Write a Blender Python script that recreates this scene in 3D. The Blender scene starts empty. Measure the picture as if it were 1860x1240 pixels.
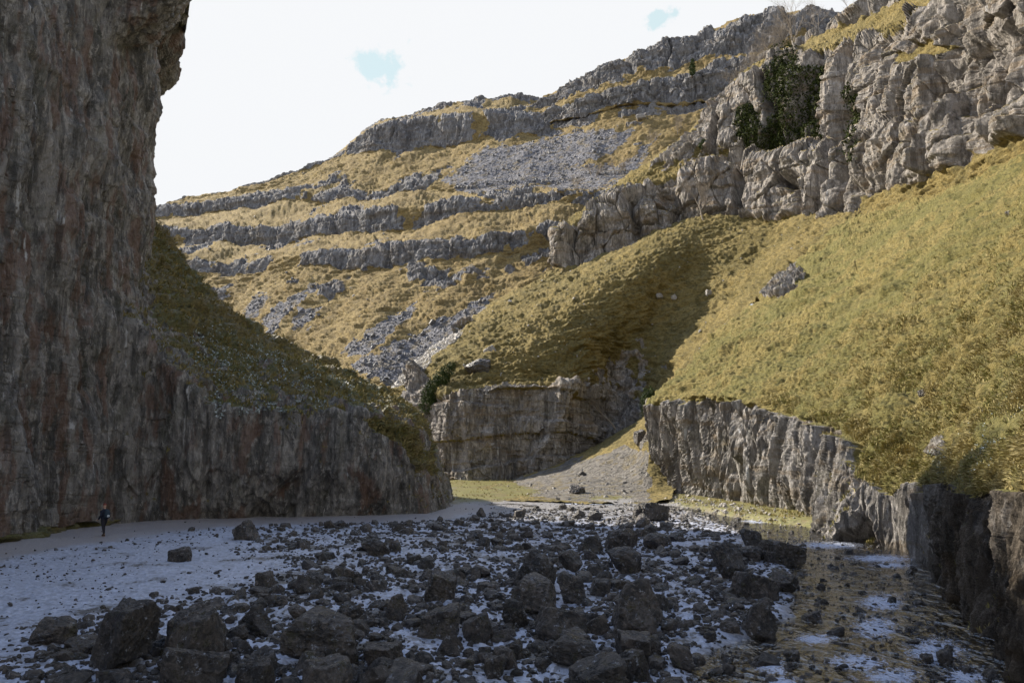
import bpy, math, random
import numpy as np
from mathutils import Vector, Matrix
F32 = np.float32
rnd = random.Random(7)
NR = np.random.default_rng(7)
scene = bpy.context.scene
COL = scene.collection

# ---------------------------------------------------------------- camera
FPX, CX, CY, HZ = 1432.0, 930.0, 620.0, 838.0      # focal length / centre / horizon row of the 1860x1240 photograph
CAMZ = 4.1
PITCH = math.atan((HZ - CY) / FPX)
cam_d = bpy.data.cameras.new('camera'); cam = bpy.data.objects.new('camera', cam_d); COL.objects.link(cam)
cam.location = (0, 0, CAMZ); cam.rotation_euler = (math.pi / 2 + PITCH, 0, 0)
cam_d.sensor_width = 36; cam_d.lens = 36 * FPX / 1860; cam_d.clip_start = 0.1; cam_d.clip_end = 5000
scene.camera = cam
scene.render.resolution_x, scene.render.resolution_y = 1024, 682

# ---------------------------------------------------------------- light
SUN_DIR = Vector((-0.686, 0.430, 0.588)).normalized()   # towards the sun
SUN_EL = math.asin(SUN_DIR.z); SUN_AZ = math.atan2(SUN_DIR.x, SUN_DIR.y)
sd = bpy.data.lights.new('sun', 'SUN'); sun = bpy.data.objects.new('sun', sd); COL.objects.link(sun)
sd.energy = 4.0; sd.angle = math.radians(0.9); sd.color = (1.0, 0.91, 0.77)
sun.rotation_euler = (-SUN_DIR).to_track_quat('-Z', 'Y').to_euler()
scene.view_settings.view_transform = 'Standard'; scene.view_settings.look = 'None'
scene.view_settings.exposure = 1.38; scene.view_settings.gamma = 1.0
scene.cycles.max_bounces = 5; scene.cycles.diffuse_bounces = 3; scene.cycles.glossy_bounces = 2
scene.cycles.transparent_max_bounces = 8; scene.cycles.caustics_reflective = False; scene.cycles.caustics_refractive = False

def ray(px, py):
    u = (px - CX) / FPX; v = (CY - py) / FPX
    return u, math.cos(PITCH) - v * math.sin(PITCH), math.sin(PITCH) + v * math.cos(PITCH)
def P(px, py, Y):
    x, y, z = ray(px, py); t = Y / y
    return (x * t, Y, CAMZ + z * t)
def G(px, py, z0=0.0):
    x, y, z = ray(px, py); t = (z0 - CAMZ) / z
    return (x * t, y * t, z0)
def project(co):
    x, y, z = co[:, 0], co[:, 1], co[:, 2] - CAMZ
    c, s = math.cos(PITCH), math.sin(PITCH)
    d = y * c + z * s; up = -y * s + z * c
    d = np.maximum(d, 0.1)
    return CX + FPX * x / d, CY - FPX * up / d

# ---------------------------------------------------------------- node helpers
class NT:
    def __init__(s, tree): s.t = tree; s.n = tree.nodes; s.l = tree.links
    def node(s, kind, **kw):
        n = s.n.new(kind)
        for k, v in kw.items():
            if k.startswith('i_'):
                k = k[2:]; k = int(k) if k.isdigit() else k.replace('_', ' ')
                s.set(n.inputs[k], v)
            else: setattr(n, k, v)
        return n
    def set(s, inp, v):
        if isinstance(v, bpy.types.NodeSocket): s.l.new(v, inp)
        elif isinstance(v, bpy.types.Node): s.l.new(v.outputs[0], inp)
        else: inp.default_value = v
    def math(s, op, a, b=0.0, clamp=False):
        n = s.n.new('ShaderNodeMath'); n.operation = op; n.use_clamp = clamp
        s.set(n.inputs[0], a); s.set(n.inputs[1], b); return n.outputs[0]
    def vmul(s, a, v):
        n = s.n.new('ShaderNodeVectorMath'); n.operation = 'MULTIPLY'
        s.set(n.inputs[0], a); n.inputs[1].default_value = v; return n.outputs[0]
    def noise(s, vec, scale, detail=4, rough=0.6, dist=0.0):
        n = s.n.new('ShaderNodeTexNoise'); s.set(n.inputs['Vector'], vec)
        n.inputs['Scale'].default_value = scale; n.inputs['Detail'].default_value = detail
        n.inputs['Roughness'].default_value = rough; n.inputs['Distortion'].default_value = dist
        return n.outputs['Fac']
    def ss(s, x, a, b):
        n = s.n.new('ShaderNodeMapRange'); n.interpolation_type = 'SMOOTHSTEP'
        s.set(n.inputs['Value'], x); n.inputs['From Min'].default_value = a; n.inputs['From Max'].default_value = b
        return n.outputs['Result']
    def mix(s, f, a, b):
        n = s.n.new('ShaderNodeMix'); n.data_type = 'RGBA'
        s.set(n.inputs[0], f)
        for i, c in ((6, a), (7, b)):
            s.set(n.inputs[i], c if not isinstance(c, tuple) else (c + (1,))[:4])
        return n.outputs[2]
    def attr(s, name):
        n = s.n.new('ShaderNodeAttribute'); n.attribute_name = name; return n.outputs['Fac']
def new_mat(name):
    m = bpy.data.materials.new(name); m.use_nodes = True; m.node_tree.nodes.clear()
    t = NT(m.node_tree); out = t.node('ShaderNodeOutputMaterial'); b = t.node('ShaderNodeBsdfPrincipled')
    t.l.new(b.outputs[0], out.inputs[0]); b.inputs['Specular IOR Level'].default_value = 0.3
    return m, t, b, out

# ---------------------------------------------------------------- world: bright broken cloud over a Nishita sky
w = bpy.data.worlds.new('World'); scene.world = w; w.use_nodes = True; w.node_tree.nodes.clear()
t = NT(w.node_tree); wo = t.node('ShaderNodeOutputWorld'); bg = t.node('ShaderNodeBackground')
t.l.new(bg.outputs[0], wo.inputs[0])
sky = t.node('ShaderNodeTexSky'); sky.sky_type = 'NISHITA'; sky.sun_disc = False
sky.sun_elevation = SUN_EL; sky.sun_rotation = SUN_AZ; sky.dust_density = 0.6
tc = t.node('ShaderNodeTexCoord'); dirv = tc.outputs['Generated']
def skyhole(px, py, rad, seed, e=0.0):
    d = Vector(ray(px, py)).normalized()
    n = t.node('ShaderNodeVectorMath', operation='SUBTRACT'); t.l.new(dirv, n.inputs[0]); n.inputs[1].default_value = d
    q = t.vmul(n.outputs[0], (1.0, 1.0, 1.75))
    ln = t.node('ShaderNodeVectorMath', operation='LENGTH'); t.l.new(q, ln.inputs[0])
    nz = t.noise(dirv, 26 + seed, 6, 0.62)
    r = t.math('ADD', t.math('DIVIDE', ln.outputs['Value'], rad), t.math('MULTIPLY', t.math('SUBTRACT', nz, 0.5 + e), 7.0))
    return t.math('MULTIPLY', t.math('SUBTRACT', 1.0, t.ss(r, 0.35, 1.25)), .65)
hole = t.math('MAXIMUM', skyhole(690, 124, 0.025, 0, .01), skyhole(1204, 34, 0.016, 5, 0.0))
sep = t.node('ShaderNodeSeparateXYZ'); t.l.new(dirv, sep.inputs[0])
hi = t.math('MULTIPLY', t.ss(sep.outputs['Z'], 0.52, 0.70), t.ss(t.noise(dirv, 2.3, 4), 0.30, 0.52))
cl = t.noise(dirv, 3.1, 5, 0.55)
white = t.mix(cl, (0.80, 0.815, 0.84), (0.80, 0.81, 0.825))
skc = t.node('ShaderNodeVectorMath', operation='SCALE'); t.l.new(sky.outputs[0], skc.inputs[0]); skc.inputs['Scale'].default_value = 0.12
blue = t.mix(0.80, skc.outputs[0], (0.56, 0.78, 0.80))
scl = t.node('ShaderNodeVectorMath', operation='SCALE'); t.l.new(t.mix(hole, white, blue), scl.inputs[0]); scl.inputs['Scale'].default_value = 0.445
hiB = t.mix(0.0, skc.outputs[0], skc.outputs[0])
t.l.new(t.mix(hi, scl.outputs[0], hiB), bg.inputs[0]); bg.inputs[1].default_value = 1.0

# ---------------------------------------------------------------- numpy noise
_perm = NR.permutation(256).astype(np.int32); _perm = np.concatenate([_perm, _perm])
_g = NR.normal(size=(256, 3)).astype(F32); _g /= np.linalg.norm(_g, axis=1)[:, None]
_rv = NR.random((256, 4)).astype(F32)
def _hash(i, j, k): return _perm[(_perm[(_perm[i & 255] + j) & 255] + k) & 255]
def perlin(x, y, z):
    x = np.asarray(x, F32); y = np.asarray(y, F32); z = np.asarray(z, F32)
    xi, yi, zi = np.floor(x), np.floor(y), np.floor(z)
    fx, fy, fz = x - xi, y - yi, z - zi
    xi, yi, zi = xi.astype(np.int32), yi.astype(np.int32), zi.astype(np.int32)
    u, v, w_ = fx*fx*fx*(fx*(fx*6-15)+10), fy*fy*fy*(fy*(fy*6-15)+10), fz*fz*fz*(fz*(fz*6-15)+10)
    def c(a, b, d):
        g = _g[_hash(xi + a, yi + b, zi + d)]
        return g[..., 0]*(fx-a) + g[..., 1]*(fy-b) + g[..., 2]*(fz-d)
    def lerp(t_, a, b): return a + t_*(b-a)
    return 1.5 * lerp(w_, lerp(v, lerp(u, c(0,0,0), c(1,0,0)), lerp(u, c(0,1,0), c(1,1,0))),
                      lerp(v, lerp(u, c(0,0,1), c(1,0,1)), lerp(u, c(0,1,1), c(1,1,1))))
def fbm(x, y, z, octs=4, gain=0.5):
    s = 0; a = 1.0; f = 1.0
    for o in range(octs):
        s = s + a * perlin(x*f + 17.3*o, y*f + 5.1*o, z*f - 9.7*o); a *= gain; f *= 2.03
    return s
def worley(x, y, z):
    xi, yi, zi = np.floor(x).astype(np.int32), np.floor(y).astype(np.int32), np.floor(z).astype(np.int32)
    f1 = np.full(x.shape, 9.0, F32); f2 = f1.copy(); rid = np.zeros(x.shape, F32)
    for a in (-1, 0, 1):
        for b in (-1, 0, 1):
            for c in (-1, 0, 1):
                h = _rv[_hash(xi+a, yi+b, zi+c)]
                d = (xi+a+h[..., 0]-x)**2 + (yi+b+h[..., 1]-y)**2 + (zi+c+h[..., 2]-z)**2
                m = d < f1
                f2 = np.where(m, f1, np.minimum(f2, d)); rid = np.where(m, h[..., 3], rid); f1 = np.where(m, d, f1)
    return np.sqrt(f1), np.sqrt(f2), rid
def sstep(x, a, b):
    q = np.clip((x - a) / (b - a), 0, 1); return q*q*(3-2*q)
def inpoly(px, py, poly):
    r = np.zeros(px.shape, bool); n = len(poly)
    for i in range(n):
        x1, y1 = poly[i]; x2, y2 = poly[(i+1) % n]
        if y1 == y2: continue
        c = ((y1 > py) != (y2 > py)) & (px < (x2-x1)*(py-y1)/(y2-y1)+x1); r ^= c
    return r
def sdist(px, py, poly):                                # signed distance, positive inside
    d = np.full(px.shape, 1e9, F32); n = len(poly)
    for i in range(n):
        ax, ay = poly[i]; bx, by = poly[(i+1) % n]; ex, ey = bx-ax, by-ay
        q = np.clip(((px-ax)*ex+(py-ay)*ey)/(ex*ex+ey*ey+1e-9), 0, 1)
        d = np.minimum(d, (px-ax-q*ex)**2+(py-ay-q*ey)**2)
    d = np.sqrt(d); return np.where(inpoly(px, py, poly), d, -d)

# ---------------------------------------------------------------- mesh helpers
def mesh_from(name, co, faces, mat, attrs=None, smooth=True):
    me = bpy.data.meshes.new(name); co = np.ascontiguousarray(co, F32)
    me.vertices.add(len(co)); me.vertices.foreach_set('co', co.ravel())
    k = faces.shape[1]
    me.loops.add(faces.size); me.loops.foreach_set('vertex_index', faces.astype(np.int32).ravel())
    me.polygons.add(len(faces)); me.polygons.foreach_set('loop_start', np.arange(0, faces.size, k, dtype=np.int32))
    me.polygons.foreach_set('loop_total', np.full(len(faces), k, np.int32))
    me.polygons.foreach_set('use_smooth', np.full(len(faces), smooth, bool))
    me.update(calc_edges=True)
    for an, av in (attrs or {}).items():
        a = me.attributes.new(an, 'FLOAT', 'POINT'); a.data.foreach_set('value', np.ascontiguousarray(av, F32).ravel())
    me.materials.append(mat); return me
def link(name, me, parent=None, **props):
    o = bpy.data.objects.new(name, me); COL.objects.link(o)
    if parent: o.parent = parent
    for k, v in props.items(): o[k] = v
    return o
def gridfaces(nr, nc):
    a = np.arange(nr*nc).reshape(nr, nc)
    return np.stack([a[:-1, :-1], a[:-1, 1:], a[1:, 1:], a[1:, :-1]], -1).reshape(-1, 4)
def grid_normals(g):
    du = np.gradient(g, axis=1); dv = np.gradient(g, axis=0)
    n = np.cross(du, dv); return n / (np.linalg.norm(n, axis=2)[..., None] + 1e-9)
def blur(g, k, ax):
    for _ in range(k):
        p = np.concatenate([g.take([0], ax), g, g.take([-1], ax)], ax)
        n = p.shape[ax]; g = 0.25*p.take(range(0, n-2), ax)+0.5*p.take(range(1, n-1), ax)+0.25*p.take(range(2, n), ax)
    return g
def catmull(pts, ts):
    n = len(pts); i = np.clip(np.floor(ts).astype(int), 0, n-2); f = (ts-i)[:, None]
    p1, p2 = pts[i], pts[i+1]; p0 = np.where((i > 0)[:, None], pts[np.maximum(i-1, 0)], 2*p1-p2)
    p3 = np.where((i < n-2)[:, None], pts[np.minimum(i+2, n-1)], 2*p2-p1)
    # damped tangents keep neighbouring control points from overshooting
    m1, m2 = 0.4*(p2-p0), 0.4*(p3-p1)
    h00 = 2*f**3-3*f**2+1; h10 = f**3-2*f**2+f; h01 = -2*f**3+3*f**2; h11 = f**3-f**2
    return h00*p1+h10*m1+h01*p2+h11*m2
def loft(rows, step=2.3, soft=3, wmax=260, cstep=None):
    """rows: list of (points, grassmask or list). Returns grid of positions and grass mask."""
    A = np.array([[p for p in r[0]] for r in rows], float)
    M = np.array([r[1] if isinstance(r[1], (list, tuple)) else [r[1]]*A.shape[1] for r in rows], float)
    fl = A.reshape(-1, 3); px, py = project(fl); S = np.stack([px, py], -1).reshape(A.shape[0], A.shape[1], 2)
    S = np.clip(S, -wmax, [1860+wmax, 1240+wmax])
    seg = np.linalg.norm(np.diff(S, axis=1), axis=2).max(0); ncs = np.maximum(np.ceil(seg/(cstep or step)), 4).astype(int)
    ts = np.concatenate([[0.0]]+[i+np.arange(1, n+1)/n for i, n in enumerate(ncs)])
    L = np.stack([catmull(A[i], ts) for i in range(len(A))]); ML = np.stack([np.interp(ts, range(A.shape[1]), m) for m in M])
    vseg = np.linalg.norm(np.diff(S, axis=0), axis=2).max(1); nrs = np.maximum(np.ceil(vseg/step), 4).astype(int)
    out = [L[:1]]; mo = [ML[:1]]; rp = [np.zeros(1)]
    for i, n in enumerate(nrs):
        f = (np.arange(1, n+1)/n)[:, None, None]
        out.append(L[i]*(1-f)+L[i+1]*f); mo.append(ML[i]*(1-f[..., 0])+ML[i+1]*f[..., 0]); rp.append(i+f[:, 0, 0])
    g = np.concatenate(out); m = np.concatenate(mo)
    g = blur(g, soft, 0)
    return g.astype(F32), m.astype(F32), np.concatenate(rp)
def rock_disp(x, y, z, sc=1.0, flute=1.0, bed=1.0, block=1.0, vs=2.4, pillar=1.0, big=0.0, fineflute=0.0, amp=1.0):
    """limestone: vertical flutes and cracks, ledges along the beds, blocks"""
    x, y, z = x/sc, y/sc, z/sc
    wx = fbm(x*.12, y*.12, z*.05, 3)*1.6; wz = perlin(x*.2+9, y*.2, z*.2)*1.0
    a0 = perlin(x/8.5+wx*.3+7, y/8.5, z/45.)
    a = perlin(x/3.6+wx*.5, y/3.6-wx*.4, z/24.)
    a2 = perlin(x/1.3+wx*.4, y/1.3+3.3, z/8.)
    d = pillar*(np.minimum(np.abs(a0)*4.5, 1.2)*1.5-1.1)
    d = d + flute*(np.minimum(np.abs(a)*3.6, 1.0)*1.0 + np.minimum(np.abs(a2)*3.0, 0.8)*0.42 - .95)
    b = perlin(x*.03+wx*.10, y*.03, (z+wz*.5)/4.2)
    b2 = perlin(x*.09+wx*.1, y*.09, (z+wz*.4)/1.0)
    d = d + bed*(sstep(b, -.06, .06)*0.80 + sstep(b2, -.05, .12)*0.12 - 0.46)
    if block:
        f1, f2, r = worley((x+wx*.9)/2.2, (y-wx*.8)/2.2, (z+wz*.8)/(1.6*vs))
        d = d + block*((r-.5)*0.60 - 0.12*(1-sstep(f2-f1, 0.0, 0.06)))
    d = d + fbm(x/1.5, y/1.5, z/1.5/vs, 5, .60)*0.27*amp + (1-np.abs(perlin(x/.8, y/.8, z/.8/vs))*2.4)*.16*amp + perlin(x/7, y/7, z/9)*0.8
    d = d - bed*.16*np.exp(-(b2/.05)**2)
    if big:
        h1, h2, r3 = worley((x+wx*.8)/4.6, (y-wx*.7)/4.6, (z+wz*.5)/6.5); d = d + big*((r3-.5)*1.5 - .5*(1-sstep(h2-h1, 0, .05)))
    if fineflute: d = d + fineflute*((1-np.abs(perlin(x/.62+wx*.3, y/.62, z/5.))*2.6)*.30 + (1-np.abs(perlin(x/.28, y/.28+wx*.2, z/2.6))*2.6)*.12)
    if block:
        g1, g2, r2 = worley((x+wx*.5)/.75, (y-wx*.5)/.75, (z+wz*.4)/(.42*vs))
        d = d + block*((r2-.5)*.20 - .08*(1-sstep(g2-g1, 0, .12)))
    return d*sc
def grass_disp(x, y, z, sc=1.0):
    h = fbm(x/9, y/9, z/9, 3)*0.9; q = perlin(x/.8+h, y/.8, z/.45)
    ter = perlin(x/4.2+h, y/4.2, z/0.85+h*1.2)
    tus = 1-np.abs(perlin(x/1.0, y/1.0, z/.7))*2.2
    return (h*0.9 + np.abs(ter)*1.15 - .38 + ter*.25 + tus*0.18 + np.abs(q)*.36 + fbm(x/.45, y/.45, z/.4, 2)*0.16)*sc

LF = {}
def landform(name, rows, mat, step=2.3, soft=3, flip=False, rk=None, gr=1.0, rsc=1.0, post=None, polys=(), wmax=260, slope_grass=(0.72, 0.93, 0.9),
             warp=0, wfade=.5, near=0, cstep=None, **props):
    g, m, rp = loft(rows, step, soft, wmax, cstep)
    if warp:                                                     # scars wander up and down and die out
        wn = fbm(g[..., 0]/warp, g[..., 1]/warp, g[..., 2]*0, 3)
        g[..., 2] += wn*warp*.09*np.clip((g[..., 2]-10)/20, 0, 1)
        m = m + fbm(g[..., 0]/warp*1.6+40, g[..., 1]/warp*1.6, g[..., 2]/warp*1.2, 3)*wfade
    nr, nc = g.shape[:2]; n = grid_normals(blur(blur(g, 6, 0), 6, 1))
    if flip: n = -n
    x, y, z = g[..., 0].ravel(), g[..., 1].ravel(), g[..., 2].ravel()
    mm = m.ravel().copy(); sc_ = np.zeros_like(mm)
    co = g.reshape(-1, 3); px, py = project(co)
    jx = perlin(x/2.5, y/2.5, z/2.5)*9; jy = perlin(x/2.5+30, y/2.5, z/2.5)*9
    for kind, poly, soft_ in polys:
        d = sdist(px+jx, py+jy, poly); q = sstep(d, -soft_, soft_)
        if kind == 'rock': mm = mm*(1-q)
        elif kind == 'grass': mm = np.maximum(mm, q)
        elif kind == 'scree': sc_ = np.maximum(sc_, q); mm = np.maximum(mm, q*1.2)
    edge = fbm(x/3/rsc, y/3/rsc, z/3/rsc, 3)*0.30
    mg = sstep(mm+edge, 0.35, 0.65)
    kw = rk or {}
    dr = np.zeros_like(x); q = mg < .985; dr[q] = rock_disp(x[q], y[q], z[q], rsc, **kw)
    dg = np.zeros_like(x); q = mg > .015; dg[q] = grass_disp(x[q], y[q], z[q], gr)
    ds = fbm(x/1.1, y/1.1, z/1.1, 3)*.22*gr + fbm(x/9, y/9, z/9, 2)*.5*gr
    dg = dg*(1-sc_)+ds*sc_
    if near:                                                     # finer relief close to the camera
        q = (mg < .985) & (y < near*1.35); w_ = sstep(y[q], near*.75, near*1.35); dr[q] = dr[q]*w_+(1-w_)*rock_disp(x[q], y[q], z[q], rsc*.42, flute=1.6, bed=.15, block=.5, vs=4.5, pillar=1.3, fineflute=1.2)
        q = y < near*1.35; dg[q] *= .45+.55*sstep(y[q], near*.5, near*1.35)
    d = dr*(1-mg)+dg*mg
    co2 = co + n.reshape(-1, 3)*d[:, None]
    if post is not None: co2 = post(co2, mg)
    g2 = co2.reshape(nr, nc, 3); n2 = grid_normals(g2)
    if flip: n2 = -n2
    a, b, amt = slope_grass
    nz = n2[..., 2].ravel()
    gm = np.maximum(mg, sstep(nz+edge*.5, a, b)*amt)
    me = mesh_from(name, co2, gridfaces(nr, nc)[:, ::(-1 if flip else 1)], mat, {'g': gm, 's': sc_*mg, 'wet_shade': (1-sstep(y, near*.75, near*1.0)) if near else y*0}, smooth=False)
    gf_ = gm.reshape(nr, nc); gq = (gf_[:-1, :-1]+gf_[1:, 1:])*.5; me.polygons.foreach_set('use_smooth', (gq.ravel() > .55)&((sc_*mg).reshape(nr, nc)[:-1, :-1].ravel() < .5))
    LF[name] = (co2, n2.reshape(-1, 3), gm, sc_*mg, px, py)
    o = link(name, me, **props)
    return o, g2, n2, gm

# ---------------------------------------------------------------- terrain material
def terrain_mat(name, rock_a, rock_b, ochre, grass_a, grass_b, grass_c, scree=(.27, .26, .27), stain=0.35, white=0.12, fine=1.0, moss=0.25, vstain=False, rough=.92, rockdark=None, mossc=(.045, .05, .015)):
    m, t, b, out = new_mat(name)
    geo = t.node('ShaderNodeNewGeometry'); pos = geo.outputs['Position']
    ps = t.vmul(pos, (1, 1, .22)); ph = t.vmul(pos, (1, 1, .35) if vstain else (.3, .3, 1.6))
    n1 = t.noise(ps, .45*fine, 10, .74); n2 = t.noise(t.vmul(pos, (1, 1, .45)), 1.6*fine, 9, .78); n3 = t.noise(ph, .5*fine, 6, .6); n4 = t.noise(t.vmul(pos, (1, 1, .12)), 1.1*fine, 6, .6)
    c = t.mix(t.ss(n1, .40, .60), rock_a, rock_b)
    c = t.mix(t.math('MULTIPLY', t.ss(n2, .51, .60), .8), c, tuple(v*1.6 for v in rock_b))
    c = t.mix(t.math('MULTIPLY', t.ss(n2, .46, .38), .7), c, rockdark or tuple(v*.42 for v in rock_a))
    c = t.mix(t.math('MULTIPLY', t.ss(n3, .52, .60), stain), c, ochre)
    c = t.mix(t.math('MULTIPLY', t.ss(n4, .64, .70), white*4), c, (.55, .55, .55))
    c = t.mix(t.math('MULTIPLY', t.ss(t.noise(pos, .33*fine, 8, .7), .52, .64), moss), c, mossc)
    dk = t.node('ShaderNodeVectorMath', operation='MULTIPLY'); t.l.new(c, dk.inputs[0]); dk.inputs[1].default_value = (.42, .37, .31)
    c = t.mix(t.math('MULTIPLY', t.attr('wet_shade'), t.ss(t.noise(ps, 1.1, 5, .7), .30, .46)), c, dk.outputs[0])     # shade of the near buttress painted into its rock colour
    n5 = t.noise(t.vmul(pos, (1, 1, .07)), 1.3*fine, 6, .7)
    c = t.mix(t.math('MULTIPLY', t.ss(n5, .53, .60), .62), c, rockdark or tuple(v*.45 for v in rock_a))
    # grass
    gn = t.noise(t.vmul(pos, (1, 1, .6)), .12, 7, .68); gf = t.noise(t.vmul(pos, (1, 1, 2.2)), 2.2*fine, 6, .75); gm = t.noise(pos, .7*fine, 5, .6)
    gc = t.mix(t.ss(gn, .44, .56), grass_a, grass_b)
    gc = t.mix(t.math('MULTIPLY', t.ss(gm, .48, .68), .75), gc, grass_c)
    gc = t.mix(t.math('MULTIPLY', t.ss(t.noise(t.vmul(pos, (.4, .4, 2.4)), 1.1*fine, 5, .7), .53, .62), .55), gc, tuple(v*.5 for v in grass_b))
    gc = t.mix(t.math('MULTIPLY', t.ss(gf, .52, .36), .75), gc, tuple(v*.38 for v in grass_c))
    gc = t.mix(t.math('MULTIPLY', t.ss(gf, .56, .72), .6), gc, tuple(min(v*1.7, .6) for v in grass_a))
    # loose stone
    sn = t.node('ShaderNodeTexVoronoi'); t.l.new(pos, sn.inputs['Vector']); sn.inputs['Scale'].default_value = 2.6*fine
    sr = t.node('ShaderNodeSeparateColor'); t.l.new(sn.outputs['Color'], sr.inputs[0])
    sc = t.mix(sr.outputs[0], tuple(v*.5 for v in scree), tuple(v*1.25 for v in scree))
    sc = t.mix(t.math('MULTIPLY', t.ss(gm, .5, .62), .5), sc, tuple(v*.7 for v in grass_a))
    sa = t.math('ADD', t.attr('s'), t.math('MULTIPLY', t.math('SUBTRACT', t.noise(pos, .8*fine, 5, .7), .5), 1.3))
    gc = t.mix(t.ss(sa, .42, .58), gc, sc)
    ga = t.math('ADD', t.attr('g'), t.math('MULTIPLY', t.math('SUBTRACT', t.noise(pos, 1.7*fine, 6, .72), .5), 1.1))
    gf_ = t.ss(ga, .40, .60)
    t.l.new(t.mix(gf_, c, gc), b.inputs['Base Color']); b.inputs['Roughness'].default_value = rough; b.inputs['Specular IOR Level'].default_value = .3 if rough > .9 else .6
    hh = t.math('ADD', t.math('MULTIPLY', n2, 1.0), t.math('MULTIPLY', t.noise(t.vmul(pos, (1, 1, .5)), 6*fine, 7, .7), .35))
    hg = t.math('ADD', t.math('MULTIPLY', gf, .8), t.math('MULTIPLY', t.noise(pos, 9*fine, 3, .7), .3))
    mh = t.node('ShaderNodeMix'); t.l.new(gf_, mh.inputs[0]); t.l.new(hh, mh.inputs[2]); t.l.new(hg, mh.inputs[3])
    bp = t.node('ShaderNodeBump'); bp.inputs['Strength'].default_value = .9; bp.inputs['Distance'].default_value = .7/fine
    t.l.new(mh.outputs[0], bp.inputs['Height']); t.l.new(bp.outputs[0], b.inputs['Normal'])
    return m
M_far = terrain_mat('far_hill', (.135, .13, .132), (.22, .215, .215), (.20, .15, .09), (.34, .255, .11), (.28, .205, .085), (.20, .15, .068), fine=.55, stain=.25, scree=(.20, .20, .22), moss=.1, white=.05)
M_mid = terrain_mat('mid_crag', (.185, .165, .145), (.33, .30, .268), (.24, .165, .085), (.28, .215, .078), (.215, .17, .06), (.135, .115, .045), fine=.8, stain=.45, scree=(.20, .185, .165), white=.15)
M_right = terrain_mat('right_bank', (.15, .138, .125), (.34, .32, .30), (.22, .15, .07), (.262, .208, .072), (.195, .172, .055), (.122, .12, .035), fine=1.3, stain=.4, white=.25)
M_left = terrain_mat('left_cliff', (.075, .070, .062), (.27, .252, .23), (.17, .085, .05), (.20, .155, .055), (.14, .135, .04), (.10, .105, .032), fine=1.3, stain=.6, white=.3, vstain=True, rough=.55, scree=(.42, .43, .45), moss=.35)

# ---------------------------------------------------------------- LEFT: tall overhanging cliff
def W(x, y, z): return (x, y, z)
rows = []
sil = {960: (262, 56), 800: (275, 57), 600: (287, 58), 420: (285, 58.5), 300: (285, 59), 230: (291, 59), 150: (298, 58), 85: (286, 57), 40: (330, 55), 0: (360, 54), -20: (368, 54)}
for py in (1010, 960, 800, 600, 420, 300, 230, 150, 85, 40, 0, -20):
    sx, sy = sil.get(py, (262, 56)); sx -= 20; h = (960-py)/1000.0
    lean = max(0, h-.3)*3.0
    zc = lambda Y: P(0, py, Y)[2]
    z = zc(50) if py <= 960 else -1.0
    base = [(-44, -14), (-39, 10), (-34.5, 27)]
    r = [W(bx+lean, by, z if by > 0 else z) for bx, by in base]
    r += [P(0, py, 41-lean*.5), P(90, py, 46.5-lean*.4), P(180, py, 51.5-lean*.4), P(sx-42, py, sy-1.5), P(sx-3, py, sy+2.0)]
    e = P(sx, py, sy+6)
    r += [e, (e[0]*1.14-.6, e[1]*1.14, e[2]), (e[0]*1.35-4, e[1]*1.35, e[2]), (e[0]*1.6-25, e[1]*1.6, e[2])]
    if py == 1010: r = [(a[0], a[1], -1.0) for a in r]
    rows.append((r, 0.0))
crown = [(p[0], p[1], p[2]+(4.6 if i_ < 6 else 0)) for i_, p in enumerate(rows[-1][0])]; rows.append((crown, .3))  # extra cliff height added out of view to cast shade on the near buttress
top = [(p[0]-16-abs(p[1]-40)*.12, p[1]+2, p[2]+1) for p in rows[-1][0]]
rows.append((top, 1.0))
left_polys = [('grass', [(200, 975), (200, 945), (100, 958), (0, 975), (0, 1010)], 6)]
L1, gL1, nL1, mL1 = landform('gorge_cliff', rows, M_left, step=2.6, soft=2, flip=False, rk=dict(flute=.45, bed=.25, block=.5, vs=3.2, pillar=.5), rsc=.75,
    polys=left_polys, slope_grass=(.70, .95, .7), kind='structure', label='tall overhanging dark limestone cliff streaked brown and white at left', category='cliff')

# spur with shaded grass slope
cols = [((150, 958), (150, 560, 54), (150, 300, 78)),
        ((235, 948), (235, 585, 55.5), (240, 330, 78)), ((300, 944), (288, 650, 56.5), (290, 408, 77)), ((400, 940), (385, 738, 57), (352, 486, 76)),
        ((490, 938), (470, 742, 58), (430, 566, 75)), ((570, 937), (560, 745, 59.5), (540, 627, 75)), ((650, 936), (650, 752, 61), (640, 672, 75)),
        ((710, 934), (705, 764, 63), (705, 703, 75)), ((760, 932), (745, 775, 65), (744, 730, 76)), ((796, 926), (768, 782, 67), (765, 764, 77)),
        ((816, 921), (784, 822, 71), (782, 818, 79))]
rb, rm, rt, rs, rz = [], [], [], [], []
for i, (b_, c_, s_) in enumerate(cols):
    B = G(*b_); C_ = P(*c_); S_ = P(*s_)
    rb.append((B[0], B[1], -.8)); rm.append(((B[0]*.55+C_[0]*.45), (B[1]*.55+C_[1]*.45)-1.0, C_[2]*.45)); rt.append(C_); rs.append(S_)
    rz.append((S_[0]-4, S_[1]+22, max(-1, S_[2]-16)))
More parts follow.
